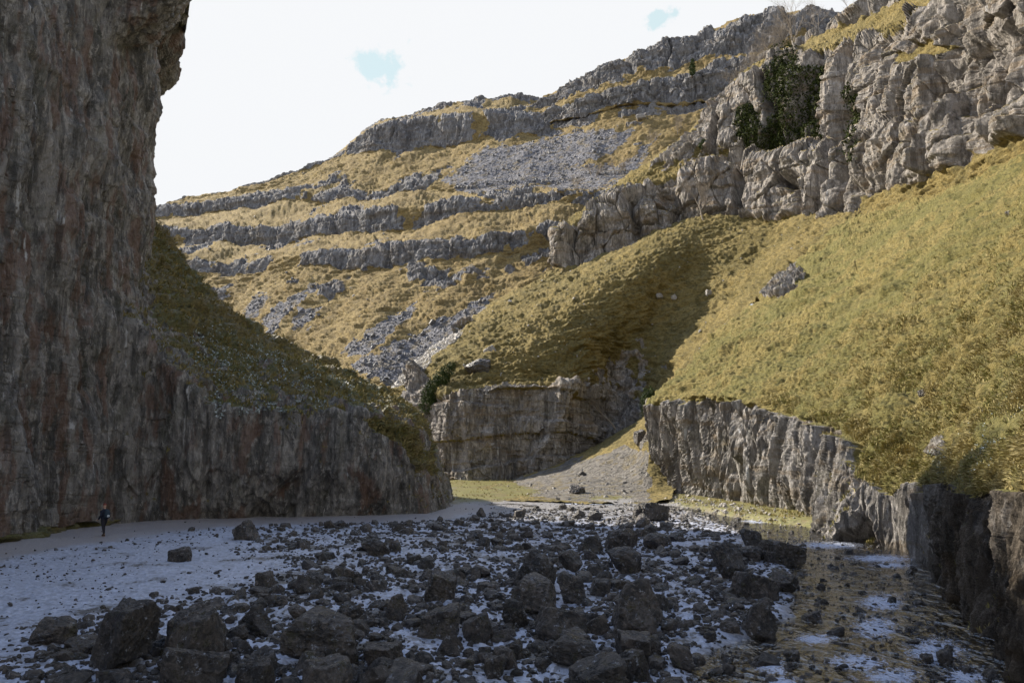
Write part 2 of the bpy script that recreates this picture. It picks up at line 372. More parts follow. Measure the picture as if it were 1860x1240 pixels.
# end cap: the nose of the spur turns away from the camera
def cap(r, pts): r.extend(pts)
B = G(818, 915); rb.append((B[0], B[1]+2, -.8)); rm.append((B[0]-1, B[1]+3, 3.0)); rt.append((B[0]-2.2, B[1]+4, 5.0)); rs.append((B[0]-3, B[1]+8, 5.2)); rz.append((B[0]-4, B[1]+14, -1))
rb.append((B[0]-3, B[1]+14, -.8)); rm.append((B[0]-4, B[1]+14, 2.0)); rt.append((B[0]-5, B[1]+14, 4.)); rs.append((B[0]-6, B[1]+15, 4.)); rz.append((B[0]-8, B[1]+22, -1))
fl_poly = [(275, 600), (330, 585), (420, 610), (520, 660), (600, 700), (620, 740), (560, 745), (470, 750), (400, 760), (385, 720), (330, 680)]
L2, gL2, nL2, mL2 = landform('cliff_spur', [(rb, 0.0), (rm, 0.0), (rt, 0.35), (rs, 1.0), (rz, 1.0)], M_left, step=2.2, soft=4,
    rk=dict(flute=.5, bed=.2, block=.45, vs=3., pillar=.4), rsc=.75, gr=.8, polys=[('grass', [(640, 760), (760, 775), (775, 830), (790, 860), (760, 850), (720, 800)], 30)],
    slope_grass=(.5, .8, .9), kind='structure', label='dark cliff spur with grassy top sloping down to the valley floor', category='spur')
# ---------------------------------------------------------------- FAR HILLSIDE: terraces of scar and grass
cx = [250, 340, 430, 520, 600, 680, 760, 850, 930, 1010, 1080, 1180, 1300]
def line(ys, Ys): return [P(a, b, c) for a, b, c in zip(cx, ys, Ys)]
sk  = [(382, 370, 349, 324, 297, 222, 201, 184, 177, 178, 178, 178, 178)]
rows = []
def far(ys, Ys, g): rows.append((line(ys, Ys), g))
#        250  340  430  520  600  680  760  850  930 1010 1080 1180 1300
far((900, 900, 900, 900, 900, 905, 890, 880, 870, 860, 850, 850, 850), (175,165,158,150,146,142,145,150,150,150,160,170,180), 1)
far((640, 650, 655, 660, 668, 685, 735, 700, 660, 600, 560, 540, 520), (215,205,195,182,172,160,152,152,156,168,180,190,200), 1)
far((500, 502, 500, 492, 486, 487, 478, 462, 462, 440, 455, 430, 400), (255,248,240,228,220,212,205,200,200,200,196,198,204), 1)
far((488, 488, 496, 486, 484, 485, 470, 458, 456, 430, 440, 420, 395), (258,251,241,229,221,213,207,201,200,201,198,200,206), .1)
far((480, 478, 480, 465, 458, 455, 438, 430, 424, 405, 412, 405, 385), (259,252,243,231,223,214,208,202,202,202,200,202,208), .1)
far((474, 468, 466, 455, 452, 448, 433, 424, 418, 398, 405, 398, 380), (264,258,249,237,228,219,213,208,207,206,204,206,211), 1)
far((452, 449, 446, 442, 432, 428, 420, 400, 390, 378, 372, 370, 360), (284,278,269,258,248,239,231,224,221,219,216,216,218), .9)
far((446, 444, 442, 436, 428, 422, 414, 394, 385, 374, 368, 366, 356), (285,279,270,259,249,240,232,225,222,220,217,217,219), .05)
far((412, 418, 413, 408, 395, 386, 374, 372, 365, 352, 346, 345, 335), (287,281,272,261,251,242,234,227,224,222,219,219,221), .05)
far((408, 412, 408, 402, 390, 380, 368, 366, 358, 346, 340, 338, 328), (293,287,278,268,258,249,241,233,230,228,225,224,225), 1)
far((400, 391, 380, 372, 366, 358, 350, 345, 338, 330, 322, 318, 300), (320,312,302,292,281,270,262,252,248,244,240,236,234), .9)
far((397, 388, 378, 368, 362, 355, 345, 340, 334, 326, 318, 314, 296), (321,313,303,293,282,271,263,253,249,245,241,237,235), .1)
far((381, 370, 358, 352, 350, 348, 328, 332, 328, 320, 312, 308, 290), (323,315,305,295,284,273,265,255,251,247,243,239,237), .1)
far((379.5, 368, 351, 340, 335, 338, 318, 322, 318, 310, 300, 290, 270), (328,322,315,304,294,282,273,263,258,254,250,245,242), 1)
far((379, 367, 347, 325, 290, 276, 271, 262, 246, 236, 228, 215, 190), (332,330,325,320,318,306,302,292,286,282,270,262,255), 1)
far((379, 367, 346, 323, 288, 270, 268, 258, 240, 230, 222, 210, 185), (333,331,326,321,320,307,303,293,287,283,272,264,256), .1)
far((379, 367, 346, 322, 287, 234, 218, 206, 206, 206, 206, 195, 180), (334,332,327,323,324,310,306,296,290,287,276,268,258), .05)
far((379, 367, 346, 322, 287, 231, 212, 200, 200, 200, 200, 190, 178), (338,336,332,328,330,318,315,305,299,296,282,272,262), .8)
far((379, 367, 346, 322, 287, 231, 205, 194, 188, 190, 190, 185, 176), (342,340,336,334,340,330,330,318,312,308,290,280,270), .5)
far((379, 367, 346, 322, 287, 231, 199, 184, 177, 178, 178, 176, 174), (345,343,338,336,344,335,334,322,316,312,294,284,272), .1)
back = [(p[0], p[1]+60, p[2]-6) for p in rows[-1][0]]; rows.append((back, 1))
back = [(p[0], p[1]+160, p[2]-60) for p in rows[-2][0]]; rows.append((back, 1))
far_polys = [('scree', [(800, 330), (880, 270), (960, 260), (1080, 235), (1150, 235), (1120, 275), (1040, 300), (1090, 330), (1000, 335), (900, 345), (850, 350)], 9),
 ('scree', [(880, 265), (870, 300), (900, 300), (960, 275)], 6), ('scree', [(440, 570), (470, 535), (495, 535), (480, 560), (450, 580)], 4),
 ('scree', [(475, 585), (520, 540), (580, 508), (560, 535), (500, 595), (490, 605)], 4), ('scree', [(620, 640), (700, 580), (760, 545), (740, 580), (660, 650)], 4),
 ('scree', [(635, 665), (760, 600), (850, 555), (900, 530), (890, 550), (820, 620), (740, 700), (715, 705)], 4),
 ('scree', [(540, 560), (590, 555), (560, 590), (530, 600)], 4), ('scree', [(990, 300), (1130, 300), (1200, 240), (1150, 320), (1080, 345), (1000, 345)], 12),
 ('rock', [(720, 330), (760, 315), (800, 318), (770, 340), (740, 350)], 4), ('rock', [(400, 497), (430, 475), (450, 470), (440, 495)], 3),
 ('rock', [(570, 470), (610, 452), (660, 458), (700, 485), (640, 485)], 4), ('rock', [(940, 470), (1000, 450), (1010, 465), (960, 480)], 4),
 ('rock', [(960, 215), (1030, 240), (1010, 250), (940, 240)], 3), ('grass', [(960, 385), (1060, 350), (1050, 365), (960, 400)], 3)]
H1, gH1, nH1, mH1 = landform('hillside', rows, M_far, step=2.3, soft=1, rk=dict(flute=.6, bed=.8, block=.6, pillar=.7, big=.3), rsc=1.0, gr=1.0, warp=30, wfade=1.05, polys=far_polys, slope_grass=(.78, .95, .5),
    kind='structure', label='far golden hillside banded with grey limestone scars and scree', category='hillside')

# ---------------------------------------------------------------- UPPER SCAR on the skyline
uc = [945, 962, 1010, 1060, 1130, 1200, 1262, 1300, 1350, 1420, 1500, 1600]
rows = []
def up(ys, Y0, g, dx=0): rows.append(([P(a+dx, b, c) for a, b, c in zip(uc, ys, Y0)], g))
Yb = np.array([295, 291, 283, 276, 270, 265, 261, 259, 255, 251, 247, 243])
up((245, 242, 232, 222, 212, 202, 193, 190, 172, 162, 152, 142), Yb+9, 1)
up((233, 230, 220, 210, 200, 190, 181, 178, 160, 150, 140, 130), Yb, .9)
up((231, 226, 216, 206, 196, 186, 178, 174, 156, 146, 136, 126), Yb+1, 0)
up((229, 205, 194, 188, 170, 148, 128, 108, 100, 92, 90, 90), Yb+4, 0)
up((228, 203, 190, 180, 164, 142, 120, 104, 97, 90, 88, 88), Yb+9, .8)
up((227, 201, 180, 160, 138, 110, 92, 84, 72, 60, 55, 50), Yb+14, .05)
up((222, 196, 162, 140, 118, 86, 72, 54, 34, 29, 28, 20), Yb+19, .1)
up((221, 195, 160, 138, 116, 84, 69, 52, 32, 27.5, 27, 18), Yb+26, 1)
rows.append(([(p[0]+10, p[1]+60, p[2]-1) for p in rows[-1][0]], 1)); rows.append(([(p[0], p[1]+160, p[2]-40) for p in rows[-2][0]], 1))
for pts, _ in rows:      # the scar's end turns away behind the hillside
    p = pts[0]; pts.insert(0, (p[0]+2, p[1]+22, p[2])); p = pts[0]; pts.insert(0, (p[0]+20, p[1]+50, p[2]))
H2, gH2, nH2, mH2 = landform('upper_scar', rows, M_far, step=2.3, soft=1, rk=dict(flute=.6, bed=1., block=1., big=.8), rsc=1.3, gr=1.2, warp=30, wfade=.35, slope_grass=(.72, .92, .7),
    kind='structure', label='grey limestone scar with a grassy ledge along the skyline at top', category='scar')

# ---------------------------------------------------------------- MID CRAG above the slopes
def rowp(pts, g): return ([P(*p) for p in pts], g)
rows = [
 rowp([(1020,520,192),(1034,505,184),(1110,480,181),(1205,440,178),(1280,425,176),(1350,425,170),(1420,425,160),(1500,425,147),(1560,420,134),(1640,400,118),(1740,370,102),(1880,310,80),(2100,230,58)], 1),
 rowp([(1012,472,192),(1042,478,185),(1118,455,183.5),(1210,412,182.5),(1280,393,180),(1350,390,174),(1420,390,163),(1500,390,150),(1560,382,137),(1640,365,121),(1740,333,104),(1880,278,82),(2100,190,60)], .2),
 rowp([(1008,432,195),(1024,418,188),(1104,372,187),(1205,340,186),(1262,316,184),(1340,300,178),(1420,292,167.5),(1500,284,154),(1556,262,142),(1640,240,125),(1740,215,107.5),(1880,175,85.5),(2100,90,62)], [0]*13),
 rowp([(1012,424,200),(1034,408,193),(1115,352,194),(1212,318,194),(1268,294,193),(1342,280,186),(1420,272,176),(1500,262,162),(1560,235,147),(1640,215,129),(1740,190,110),(1880,150,87),(2100,60,64)], [.9,.9,.9,.8,.6,.5,.3,.3,0,0,0,0,0]),
 rowp([(1016,412,206),(1046,396,200),(1130,340,203),(1228,296,201),(1288,232,197),(1340,210,190),(1420,180,180),(1500,160,165),(1562,150,149),(1640,120,131),(1740,70,112),(1880,30,89),(2100,-60,66)], [1,1,.8,.2,0,0,0,0,0,0,0,0,0]),
 rowp([(1020,405,212),(1055,388,208),(1142,325,211),(1240,268,206),(1300,196,200),(1340,148,192),(1425,108,182),(1500,92,167),(1575,74,152),(1640,52,135),(1740,-10,114),(1880,-70,91),(2100,-160,68)], [1,1,.9,.3,.1,0,0,.1,.3,.2,0,0,0]),
 rowp([(1024,396,220),(1064,378,218),(1155,312,218),(1252,244,212),(1312,176,207),(1350,134,200),(1440,90,194),(1512,62,180),(1585,45,164),(1650,15,146),(1745,-45,120),(1885,-120,96),(2100,-220,72)], [1,1,1,.6,.6,.7,.9,1,1,.9,0,0,0]),
 rowp([(1026,390,232),(1070,370,230),(1165,304,228),(1262,236,222),(1320,170,216),(1362,126,210),(1452,76,200),(1520,38,185),(1592,4,169),(1656,-25,152),(1750,-95,125),(1890,-180,100),(2100,-280,76)], [1,1,1,1,.8,.3,0,0,0,0,0,0,0]),
]
rows.append(([(p[0]+6, p[1]+10, p[2]) for p in rows[-1][0]], 1)); rows.append(([(p[0]+40, p[1]+40, p[2]-10) for p in rows[-2][0]], 1))
crag_polys = [('grass', [(1450, 92), (1520, 60), (1640, 0), (1700, -60), (1690, 10), (1620, 40), (1560, 75), (1500, 85), (1460, 100)], 5),
  ('grass', [(1625, 110), (1690, 75), (1740, 85), (1700, 105), (1640, 120)], 4), ('grass', [(1560, 360), (1640, 340), (1760, 290), (1880, 240), (1880, 330), (1560, 420)], 14)]
C1, gC1, nC1, mC1 = landform('limestone_crag', rows, M_mid, step=2.1, soft=2, cstep=1.3, wmax=60, rk=dict(flute=.6, bed=.75, block=.35, pillar=2.3, big=1.3, vs=3., amp=.9), rsc=1.2, gr=1., polys=crag_polys, slope_grass=(.62, .85, .85),
    kind='structure', label='fluted grey crag above the grass slopes, ivy growing in its recess', category='crag')

# ---------------------------------------------------------------- MID SLOPE with the lit ridge
rows = [
 rowp([(985,480,200),(1012,470,196),(1060,470,192),(1125,445,192),(1212,404,191),(1272,386,188),(1350,384,182),(1430,384,170),(1500,382,158),(1570,376,144)], 1),
 rowp([(980,500,192),(1008,488,186),(1048,484,184),(1122,457,182),(1212,414,180),(1272,396,178),(1350,395,172),(1430,395,161),(1500,394,149),(1560,390,136)], 1),
 rowp([(880,560,176),(930,540,170),(985,530,166),(1050,510,163),(1120,482,161),(1200,458,161),(1290,460,163),(1370,460,156),(1430,450,146),(1490,440,135)], 1),
 rowp([(800,620,160),(840,600,154),(900,590,150),(970,575,147),(1040,560,145),(1110,560,146),(1200,560,153),(1280,555,150),(1345,540,141),(1400,525,130)], 1),
 rowp([(735,672,149),(770,665,143),(840,648,138),(920,640,135),(1000,630,134),(1060,635,137),(1130,645,146),(1190,650,144),(1250,640,134),(1300,620,122)], [1,1,1,1,1,1,.45,.7,1,1]),
 rowp([(712,704,145),(745,716,139),(800,705,130),(870,696,129),(960,694,128.5),(1040,690,129),(1100,700,141),(1150,715,142),(1195,720,130),(1230,700,116)], [.8,.4,1,1,1,.8,.3,.4,.5,1]),
 rowp([(700,760,142),(750,770,137),(798,716,126.5),(870,702,126),(960,700,125.5),(1040,698,126.5),(1098,740,140),(1150,770,138),(1192,770,128),(1235,720,114)], [.6,.1,.2,.2,.2,.2,0,0,.2,1]),
 rowp([(690,900,140),(752,890,136),(794,876,126.5),(870,876,125.5),(960,876,125),(1040,872,126),(1092,872,135),(1150,870,133),(1190,870,124),(1240,870,112)], [.6,.4,0,0,0,0,0,0,0,0]),
]
D1, gD1, nD1, mD1 = landform('grass_slope', rows, M_mid, step=2.1, soft=2, rk=dict(flute=.6, bed=.9, block=.8, big=.3), rsc=.95, gr=1.15,
   polys=[('scree', [(635, 665), (760, 600), (850, 555), (900, 530), (890, 550), (820, 620), (740, 700), (715, 705)], 4),
          ('rock', [(735, 680), (760, 668), (785, 690), (775, 740), (748, 735)], 5),
          ('rock', [(812, 575), (850, 562), (870, 570), (830, 605)], 4)], slope_grass=(.6, .85, .8),
    kind='structure', label='golden ridge of grass above the shaded block of cliff in the centre', category='slope')

# ---------------------------------------------------------------- RIGHT BANK: grass slope over fluted cliff
gtop = [(1545,391,139),(1590,384,133),(1640,368,122),(1700,346,112),(1770,318,100),(1860,283,84),(1960,240,72),(2060,190,62),(2200,130,52)]
cliff_top = [(1184,728,102),(1300,716,84),(1420,746,68),(1500,765,56),(1560,800,47),(1640,862,38.5),(1690,868,26.5),(1770,872,20.5),(1920,905,14.5)]
cliff_base = [(1172,893),(1300,908),(1425,932),(1495,950),(1545,978),(1645,990),(1690,1085),(1752,1175),(1900,1260)]
T = [P(*p) for p in gtop]; B_ = [P(*p) for p in cliff_top]; E = [G(*p) for p in cliff_base]
E[5] = (19.0, 38.8, 0); 
def mixp(a, b, f, up_=0): return tuple(a[i]*(1-f)+b[i]*f+(up_ if i == 2 else 0) for i in range(3))
for k_, dx_ in ((5, .4), (6, .85), (7, .7), (8, .5)): B_[k_] = (B_[k_][0]+dx_, B_[k_][1], B_[k_][2]); E[k_] = (E[k_][0]+dx_, E[k_][1], E[k_][2])
T.append((75, 30, 40)); B_.append((9.5, 2, 3.4)); E.append((8.3, 2, 0))
T.append((70, -20, 40)); B_.append((12, -20, 6)); E.append((11, -20, 0))
bk = [(a[0]+8, a[1]+8, a[2]+5) for a in T]
r0 = [(a[0], a[1], -1.2) for a in E]
lo = [mixp((e[0], e[1], 0), b_, .55) for e, b_ in zip(E, B_)]
bt = [mixp(b_, t_, .03, 0.1) for b_, t_ in zip(B_, T)]
def bulge(f, u): return [mixp(b_, t_, f, u*(0.3 if i == 0 else 1)) for i, (b_, t_) in enumerate(zip(B_, T))]
hi_ = [mixp((e[0], e[1], 0), b_, .9) for e, b_ in zip(E, B_)]
rows = [(r0, 0), (lo, 0), (hi_, .12), (B_, [.75, .8, .75, .8, .8, .7, .6, .6, .6, .6, .6]), (bt, 1), (bulge(.25, .6), 1), (bulge(.5, .5), 1), (bulge(.75, .2), 1), (T, 1), (bk, 1)]
# left end turns away behind the silhouette
for pts, m_ in rows:
    p = pts[0]; pts.insert(0, (p[0]+3.0, p[1]+6, p[2]-.3)); pts.insert(0, (p[0]+14, p[1]+12, p[2]-3))
rows = [(p_, ([m_[0]]*2+m_) if isinstance(m_, list) else m_) for p_, m_ in rows]
bank_polys = [('grass', [(1655, 850), (1900, 850), (1900, 905), (1845, 885), (1790, 905), (1735, 878), (1690, 890)], 14),
  ('rock', [(1392, 485), (1410, 480), (1445, 478), (1470, 500), (1440, 525), (1400, 545), (1385, 530)], 5),
  ('rock', [(1705, 790), (1720, 790), (1715, 830), (1695, 825)], 3),
  ('grass', [(1560, 790), (1640, 790), (1665, 860), (1640, 900), (1600, 880), (1560, 850)], 12)]
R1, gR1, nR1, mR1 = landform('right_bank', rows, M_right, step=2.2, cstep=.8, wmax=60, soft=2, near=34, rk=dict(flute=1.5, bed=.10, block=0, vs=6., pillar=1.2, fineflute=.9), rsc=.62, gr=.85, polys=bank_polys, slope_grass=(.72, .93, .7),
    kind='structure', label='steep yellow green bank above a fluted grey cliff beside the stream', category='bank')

# ---------------------------------------------------------------- scree fan between the block of cliff and the fluted cliff
rows = [
 rowp([(1235,690,122),(1238,700,116),(1240,720,110),(1240,740,106)], 1),
 rowp([(1168,758,124),(1175,760,116),(1180,765,110),(1190,775,104)], 1),
 rowp([(1100,800,126),(1120,805,117),(1150,830,109),(1178,840,102)], .9),
 rowp([(1010,846,125),(1040,858,114),(1100,870,104),(1172,880,98)], .9),
 rowp([(920,874,123),(940,884,108),(1040,890,98),(1150,896,94)], .9),
 rowp([(840,893,100),(880,908,85),(1000,912,80),(1130,915,78)], .9)]
for p_, _ in rows: p_.insert(0, (p_[0][0]-1, p_[0][1]+9, p_[0][2]-1.5)); p_.append((p_[-1][0]+5, p_[-1][1]+1, p_[-1][2]+.5))
S1, gS1, nS1, mS1 = landform('scree_slope', rows, M_mid, step=2.1, soft=4, gr=.4, rsc=.5, polys=[('scree', [(1140, 815), (1060, 830), (960, 862), (900, 885), (1000, 910), (1180, 910), (1180, 820)], 7)],
    kind='structure', label='small fan of grey scree under a grass edge beside the fluted cliff', category='scree')
# ---------------------------------------------------------------- ground
W2 = lambda pts: [G(*p)[:2] for p in pts]
STREAM = W2([(1200,917),(1260,921),(1330,935),(1400,945),(1480,952),(1530,966),(1575,973),(1675,984),(1715,1005),(1770,1080),(1850,1170),(1960,1230),(2100,1300),(1990,1500),(1250,1500),(1262,1250),(1265,1190),(1350,1150),(1440,1110),(1452,1060),(1440,1025),(1400,985),(1330,955),(1250,928)])
FARS = W2([(1000,905),(1090,900),(1200,911),(1300,914),(1290,922),(1180,920),(1060,914),(960,918),(880,916)])
GRAV = W2([(-600,1150),(-200,1055),(0,1015),(120,995),(250,975),(420,955),(600,950),(760,948),(850,935),(900,921),(850,915),(800,905),(700,915),(400,930),(150,940),(0,960),(-300,1000),(-700,1040)])
FIELD = W2([(470,958),(700,948),(840,940),(960,922),(1150,920),(1290,935),(1400,985),(1445,1030),(1450,1110),(1300,1170),(1255,1240),(1250,1320),(-60,1320),(-20,1180),(120,1110),(330,1080),(480,1040),(420,1000)])
GRS1 = W2([(795,876),(900,878),(940,884),(1000,900),(1170,905),(1100,909),(1000,908),(900,912),(815,916)])
GRS2 = W2([(1175,900),(1300,905),(1425,925),(1500,940),(1560,968),(1500,960),(1400,950),(1300,930),(1200,912)])
def ground_z(x, y, detail=True):
    x = np.asarray(x, F32); y = np.asarray(y, F32)
    z = sstep(y, 84, 125)*1.0
    ch = sstep(sdist(x, y, STREAM), -.6, .9)
    g1 = sstep(sdist(x, y, GRS1), -3, 3); g2 = sstep(sdist(x, y, GRS2), -.8, 1.2)
    z = z - ch*0.42 + g1*.25 + g2*.28
    fi = sstep(sdist(x, y, FIELD), -1.5, 2.0)
    o = np.zeros_like(x)
    z = z + fbm(x/5, y/5, o, 3)*.10 + fi*(fbm(x/1.6, y/1.6, o+3, 3)*.10)
    if detail:
        f1, f2, r = worley(x*5.5, y*5.5, o+.5); 
        a, b_, r2 = worley(x*2.1, y*2.1, o+7.5)
        gv = sstep(sdist(x, y, GRAV), -1, 1.5)
        z = z + (1-gv*.85)*(np.maximum(0, .5-f1)*.10*(r > .35) + np.maximum(0, .42-a)*.32*(r2 > .62)*(0.25+.75*fi))
        z = z + fbm(x*3, y*3, o, 3)*.012
    return z, ch, fi
ys = np.concatenate([np.linspace(-30, 8, 12), [10, 11.5]])
pyr = np.arange(1290, 850, -0.9); Yr = np.array([G(930, p)[1] for p in pyr]); Yr = Yr[(Yr > 12.5) & (Yr < 175)]
ys = np.concatenate([ys, Yr, [190, 220, 280, 400, 600]])
us = np.concatenate([np.linspace(-2.4, -.72, 40), np.linspace(-.715, .715, 1150), np.linspace(.72, 2.4, 40)])
X = us[None, :]*np.maximum(ys, 12)[:, None]; Yg = np.repeat(ys[:, None], len(us), 1)
z, ch, fi = ground_z(X.ravel(), Yg.ravel())
xr, yr = X.ravel().astype(F32), Yg.ravel().astype(F32)
jit = fbm(xr/1.5, yr/1.5, xr*0, 3)
at = {'gv': sstep(sdist(xr, yr, GRAV)+jit*1.2, -.8, .8), 'ch': sstep(sdist(xr, yr, STREAM), -.5, .3), 'fi': fi, 'fr': sstep(yr+jit*6, 48, 74)*.9*(1-sstep(sdist(xr, yr, GRAV)+jit*1.2, -.8, .8)),
      'g': np.maximum(sstep(sdist(xr, yr, GRS1)+jit*1.5, -1, 1), sstep(sdist(xr, yr, GRS2)+jit*.5, -.4, .4))}
m, t, b, out = new_mat('ground'); geo = t.node('ShaderNodeNewGeometry'); pos = geo.outputs['Position']
n1 = t.noise(pos, .45, 7, .65); n2 = t.noise(pos, 4, 7, .7); n3 = t.noise(pos, 28, 4, .7)
pale = t.mix(t.ss(n2, .35, .65), (.28, .30, .36), (.54, .57, .68))
dark = t.mix(t.ss(n3, .35, .65), (.04, .037, .033), (.10, .09, .08))
lev = t.math('ADD', t.math('MULTIPLY', n1, .62), t.math('MULTIPLY', n2, .38))
thr = t.math('ADD', t.math('MULTIPLY', t.attr('fi'), .045), lev)
c = t.mix(t.ss(thr, .555, .61), pale, dark)
vr = t.node('ShaderNodeTexVoronoi'); t.l.new(pos, vr.inputs['Vector']); vr.inputs['Scale'].default_value = 9
vc = t.node('ShaderNodeSeparateColor'); t.l.new(vr.outputs['Color'], vc.inputs[0])
c = t.mix(t.math('MULTIPLY', t.ss(vc.outputs[0], .78, .9), t.math('ADD', .15, t.math('MULTIPLY', t.attr('fi'), .5))), c, (.085, .08, .072))
c = t.mix(t.attr('gv'), c, t.mix(t.ss(n3, .3, .7), (.26, .235, .23), (.40, .37, .37)))
bed = t.mix(t.ss(n1, .35, .65), (.085, .065, .040), (.15, .12, .08)); bed = t.mix(t.ss(vc.outputs[1], .55, .75), bed, (.06, .05, .04)); bed = t.mix(t.math('MULTIPLY', t.ss(vc.outputs[2], .72, .85), .8), bed, (.26, .23, .18))
c = t.mix(t.attr('ch'), c, bed)
gr = t.mix(t.ss(n2, .35, .65), (.13, .135, .04), (.25, .215, .085))
c = t.mix(t.math('MULTIPLY', t.attr('fr'), .85), c, t.mix(t.ss(n2, .4, .6), (.13, .115, .09), (.30, .28, .25)))
gp_ = t.noise(pos, .35, 6, .7); gr = t.mix(t.math('MULTIPLY', t.ss(gp_, .5, .6), .7), gr, (.16, .12, .06)); gr = t.mix(t.math('MULTIPLY', t.ss(t.noise(pos, 1.1, 7, .75), .54, .60), .8), gr, (.09, .085, .03))
c = t.mix(t.attr('g'), c, gr)
t.l.new(c, b.inputs['Base Color']); b.inputs['Roughness'].default_value = .34; b.inputs['Specular IOR Level'].default_value = .7
bp = t.node('ShaderNodeBump'); bp.inputs['Strength'].default_value = .8; bp.inputs['Distance'].default_value = .06
t.l.new(t.math('ADD', n2, t.math('MULTIPLY', n3, .5)), bp.inputs['Height']); t.l.new(bp.outputs[0], b.inputs['Normal'])
me = mesh_from('ground', np.stack([xr, yr, z], -1), gridfaces(len(ys), len(us)), m, at)
link('ground', me, kind='structure', label='stony valley floor of pale gravel and dark rubble between the cliffs', category='ground')

# ---------------------------------------------------------------- water
m, t, b, out = new_mat('water'); geo = t.node('ShaderNodeNewGeometry'); pos = geo.outputs['Position']
t.n.remove(b)
wv = t.vmul(pos, (1, .55, 1)); r1 = t.noise(wv, 1.5, 3, .55, .8); r2 = t.noise(wv, 5, 3, .6, .3)
bp = t.node('ShaderNodeBump'); bp.inputs['Strength'].default_value = 1.; bp.inputs['Distance'].default_value = .30
t.l.new(t.math('ADD', r1, t.math('MULTIPLY', r2, .3)), bp.inputs['Height'])
gl = t.node('ShaderNodeBsdfGlossy'); gl.inputs['Roughness'].default_value = .05; t.l.new(bp.outputs[0], gl.inputs['Normal'])
tr = t.node('ShaderNodeBsdfTransparent'); tr.inputs[0].default_value = (.86, .80, .68, 1)
fr = t.node('ShaderNodeFresnel'); fr.inputs[0].default_value = 1.33; t.l.new(bp.outputs[0], fr.inputs['Normal'])
ms = t.node('ShaderNodeMixShader'); t.l.new(t.math('ADD', t.math('MULTIPLY', fr.outputs[0], 1.6), .10, True), ms.inputs[0]); t.l.new(tr.outputs[0], ms.inputs[1]); t.l.new(gl.outputs[0], ms.inputs[2])
df = t.node('ShaderNodeBsdfDiffuse'); df.inputs[0].default_value = (.56, .61, .74, 1); t.l.new(bp.outputs[0], df.inputs['Normal'])  # pale diffuse colour paints sky glints on the water along with riffle foam
fm = t.noise(t.vmul(pos, (1.3, .8, 1)), 4.5, 10, .85, 1.6)
fa = t.ss(t.math('ADD', fm, t.math('MULTIPLY', t.math('SUBTRACT', t.attr('foam_glint'), .5), .27)), .565, .60)
ms2 = t.node('ShaderNodeMixShader'); t.l.new(t.math('MULTIPLY', fa, .7), ms2.inputs[0]); t.l.new(ms.outputs[0], ms2.inputs[1]); t.l.new(df.outputs[0], ms2.inputs[2])
t.l.new(ms2.outputs[0], out.inputs[0])
pyr = np.arange(1330, 894, -1.6); Yr = np.array([G(930, p)[1] for p in pyr]); us = np.linspace(-.12, .95, 560)
X = (us[None, :]*Yr[:, None]).ravel().astype(F32); Yw = np.repeat(Yr[:, None], len(us), 1).ravel().astype(F32)
inw = np.maximum(sdist(X, Yw, STREAM), sdist(X, Yw, FARS))
foam_glint = np.zeros_like(X)
for fx, fy, rx, ry in ((1600,1085,60,22),(1590,1130,60,30),(1700,1170,80,34),(1560,1190,80,22),(1620,1215,90,22),(1400,1200,40,20),(1500,985,90,9),(1600,1008,90,10),(1620,1020,60,8),(1480,1150,60,14),(1750,1215,60,25),(1300,920,60,5),(1380,943,50,5),(1420,1225,50,16),(1130,905,160,6),(1050,915,120,5)):
    px, py = project(np.stack([X, Yw, X*0], -1)); foam_glint = np.maximum(foam_glint, np.exp(-((px-fx)/rx)**2-((py-fy)/ry)**2))
zw = -0.13 + fbm(X*.8, Yw*.8, X*0, 3)*.015 + fbm(X*3, Yw*3, X*0, 2)*.012*(1+foam_glint) + sstep(Yw, 84, 125)*1.0 + np.where(Yw > 72, .13, 0)*sstep(Yw, 66, 80)
keep = (inw > -.9).reshape(len(Yr), len(us)); gf = gridfaces(len(Yr), len(us)); kf = keep.ravel()[gf].all(1)
gf = gf[kf]; used = np.unique(gf); rm_ = np.full(len(X), -1); rm_[used] = np.arange(len(used)); gf = rm_[gf]
me = mesh_from('stream', np.stack([X, Yw, zw], -1)[used], gf, m, {'foam_glint': foam_glint[used]})
link('water', me, kind='structure', label='shallow brown stream rippling along the foot of the right cliff', category='water')

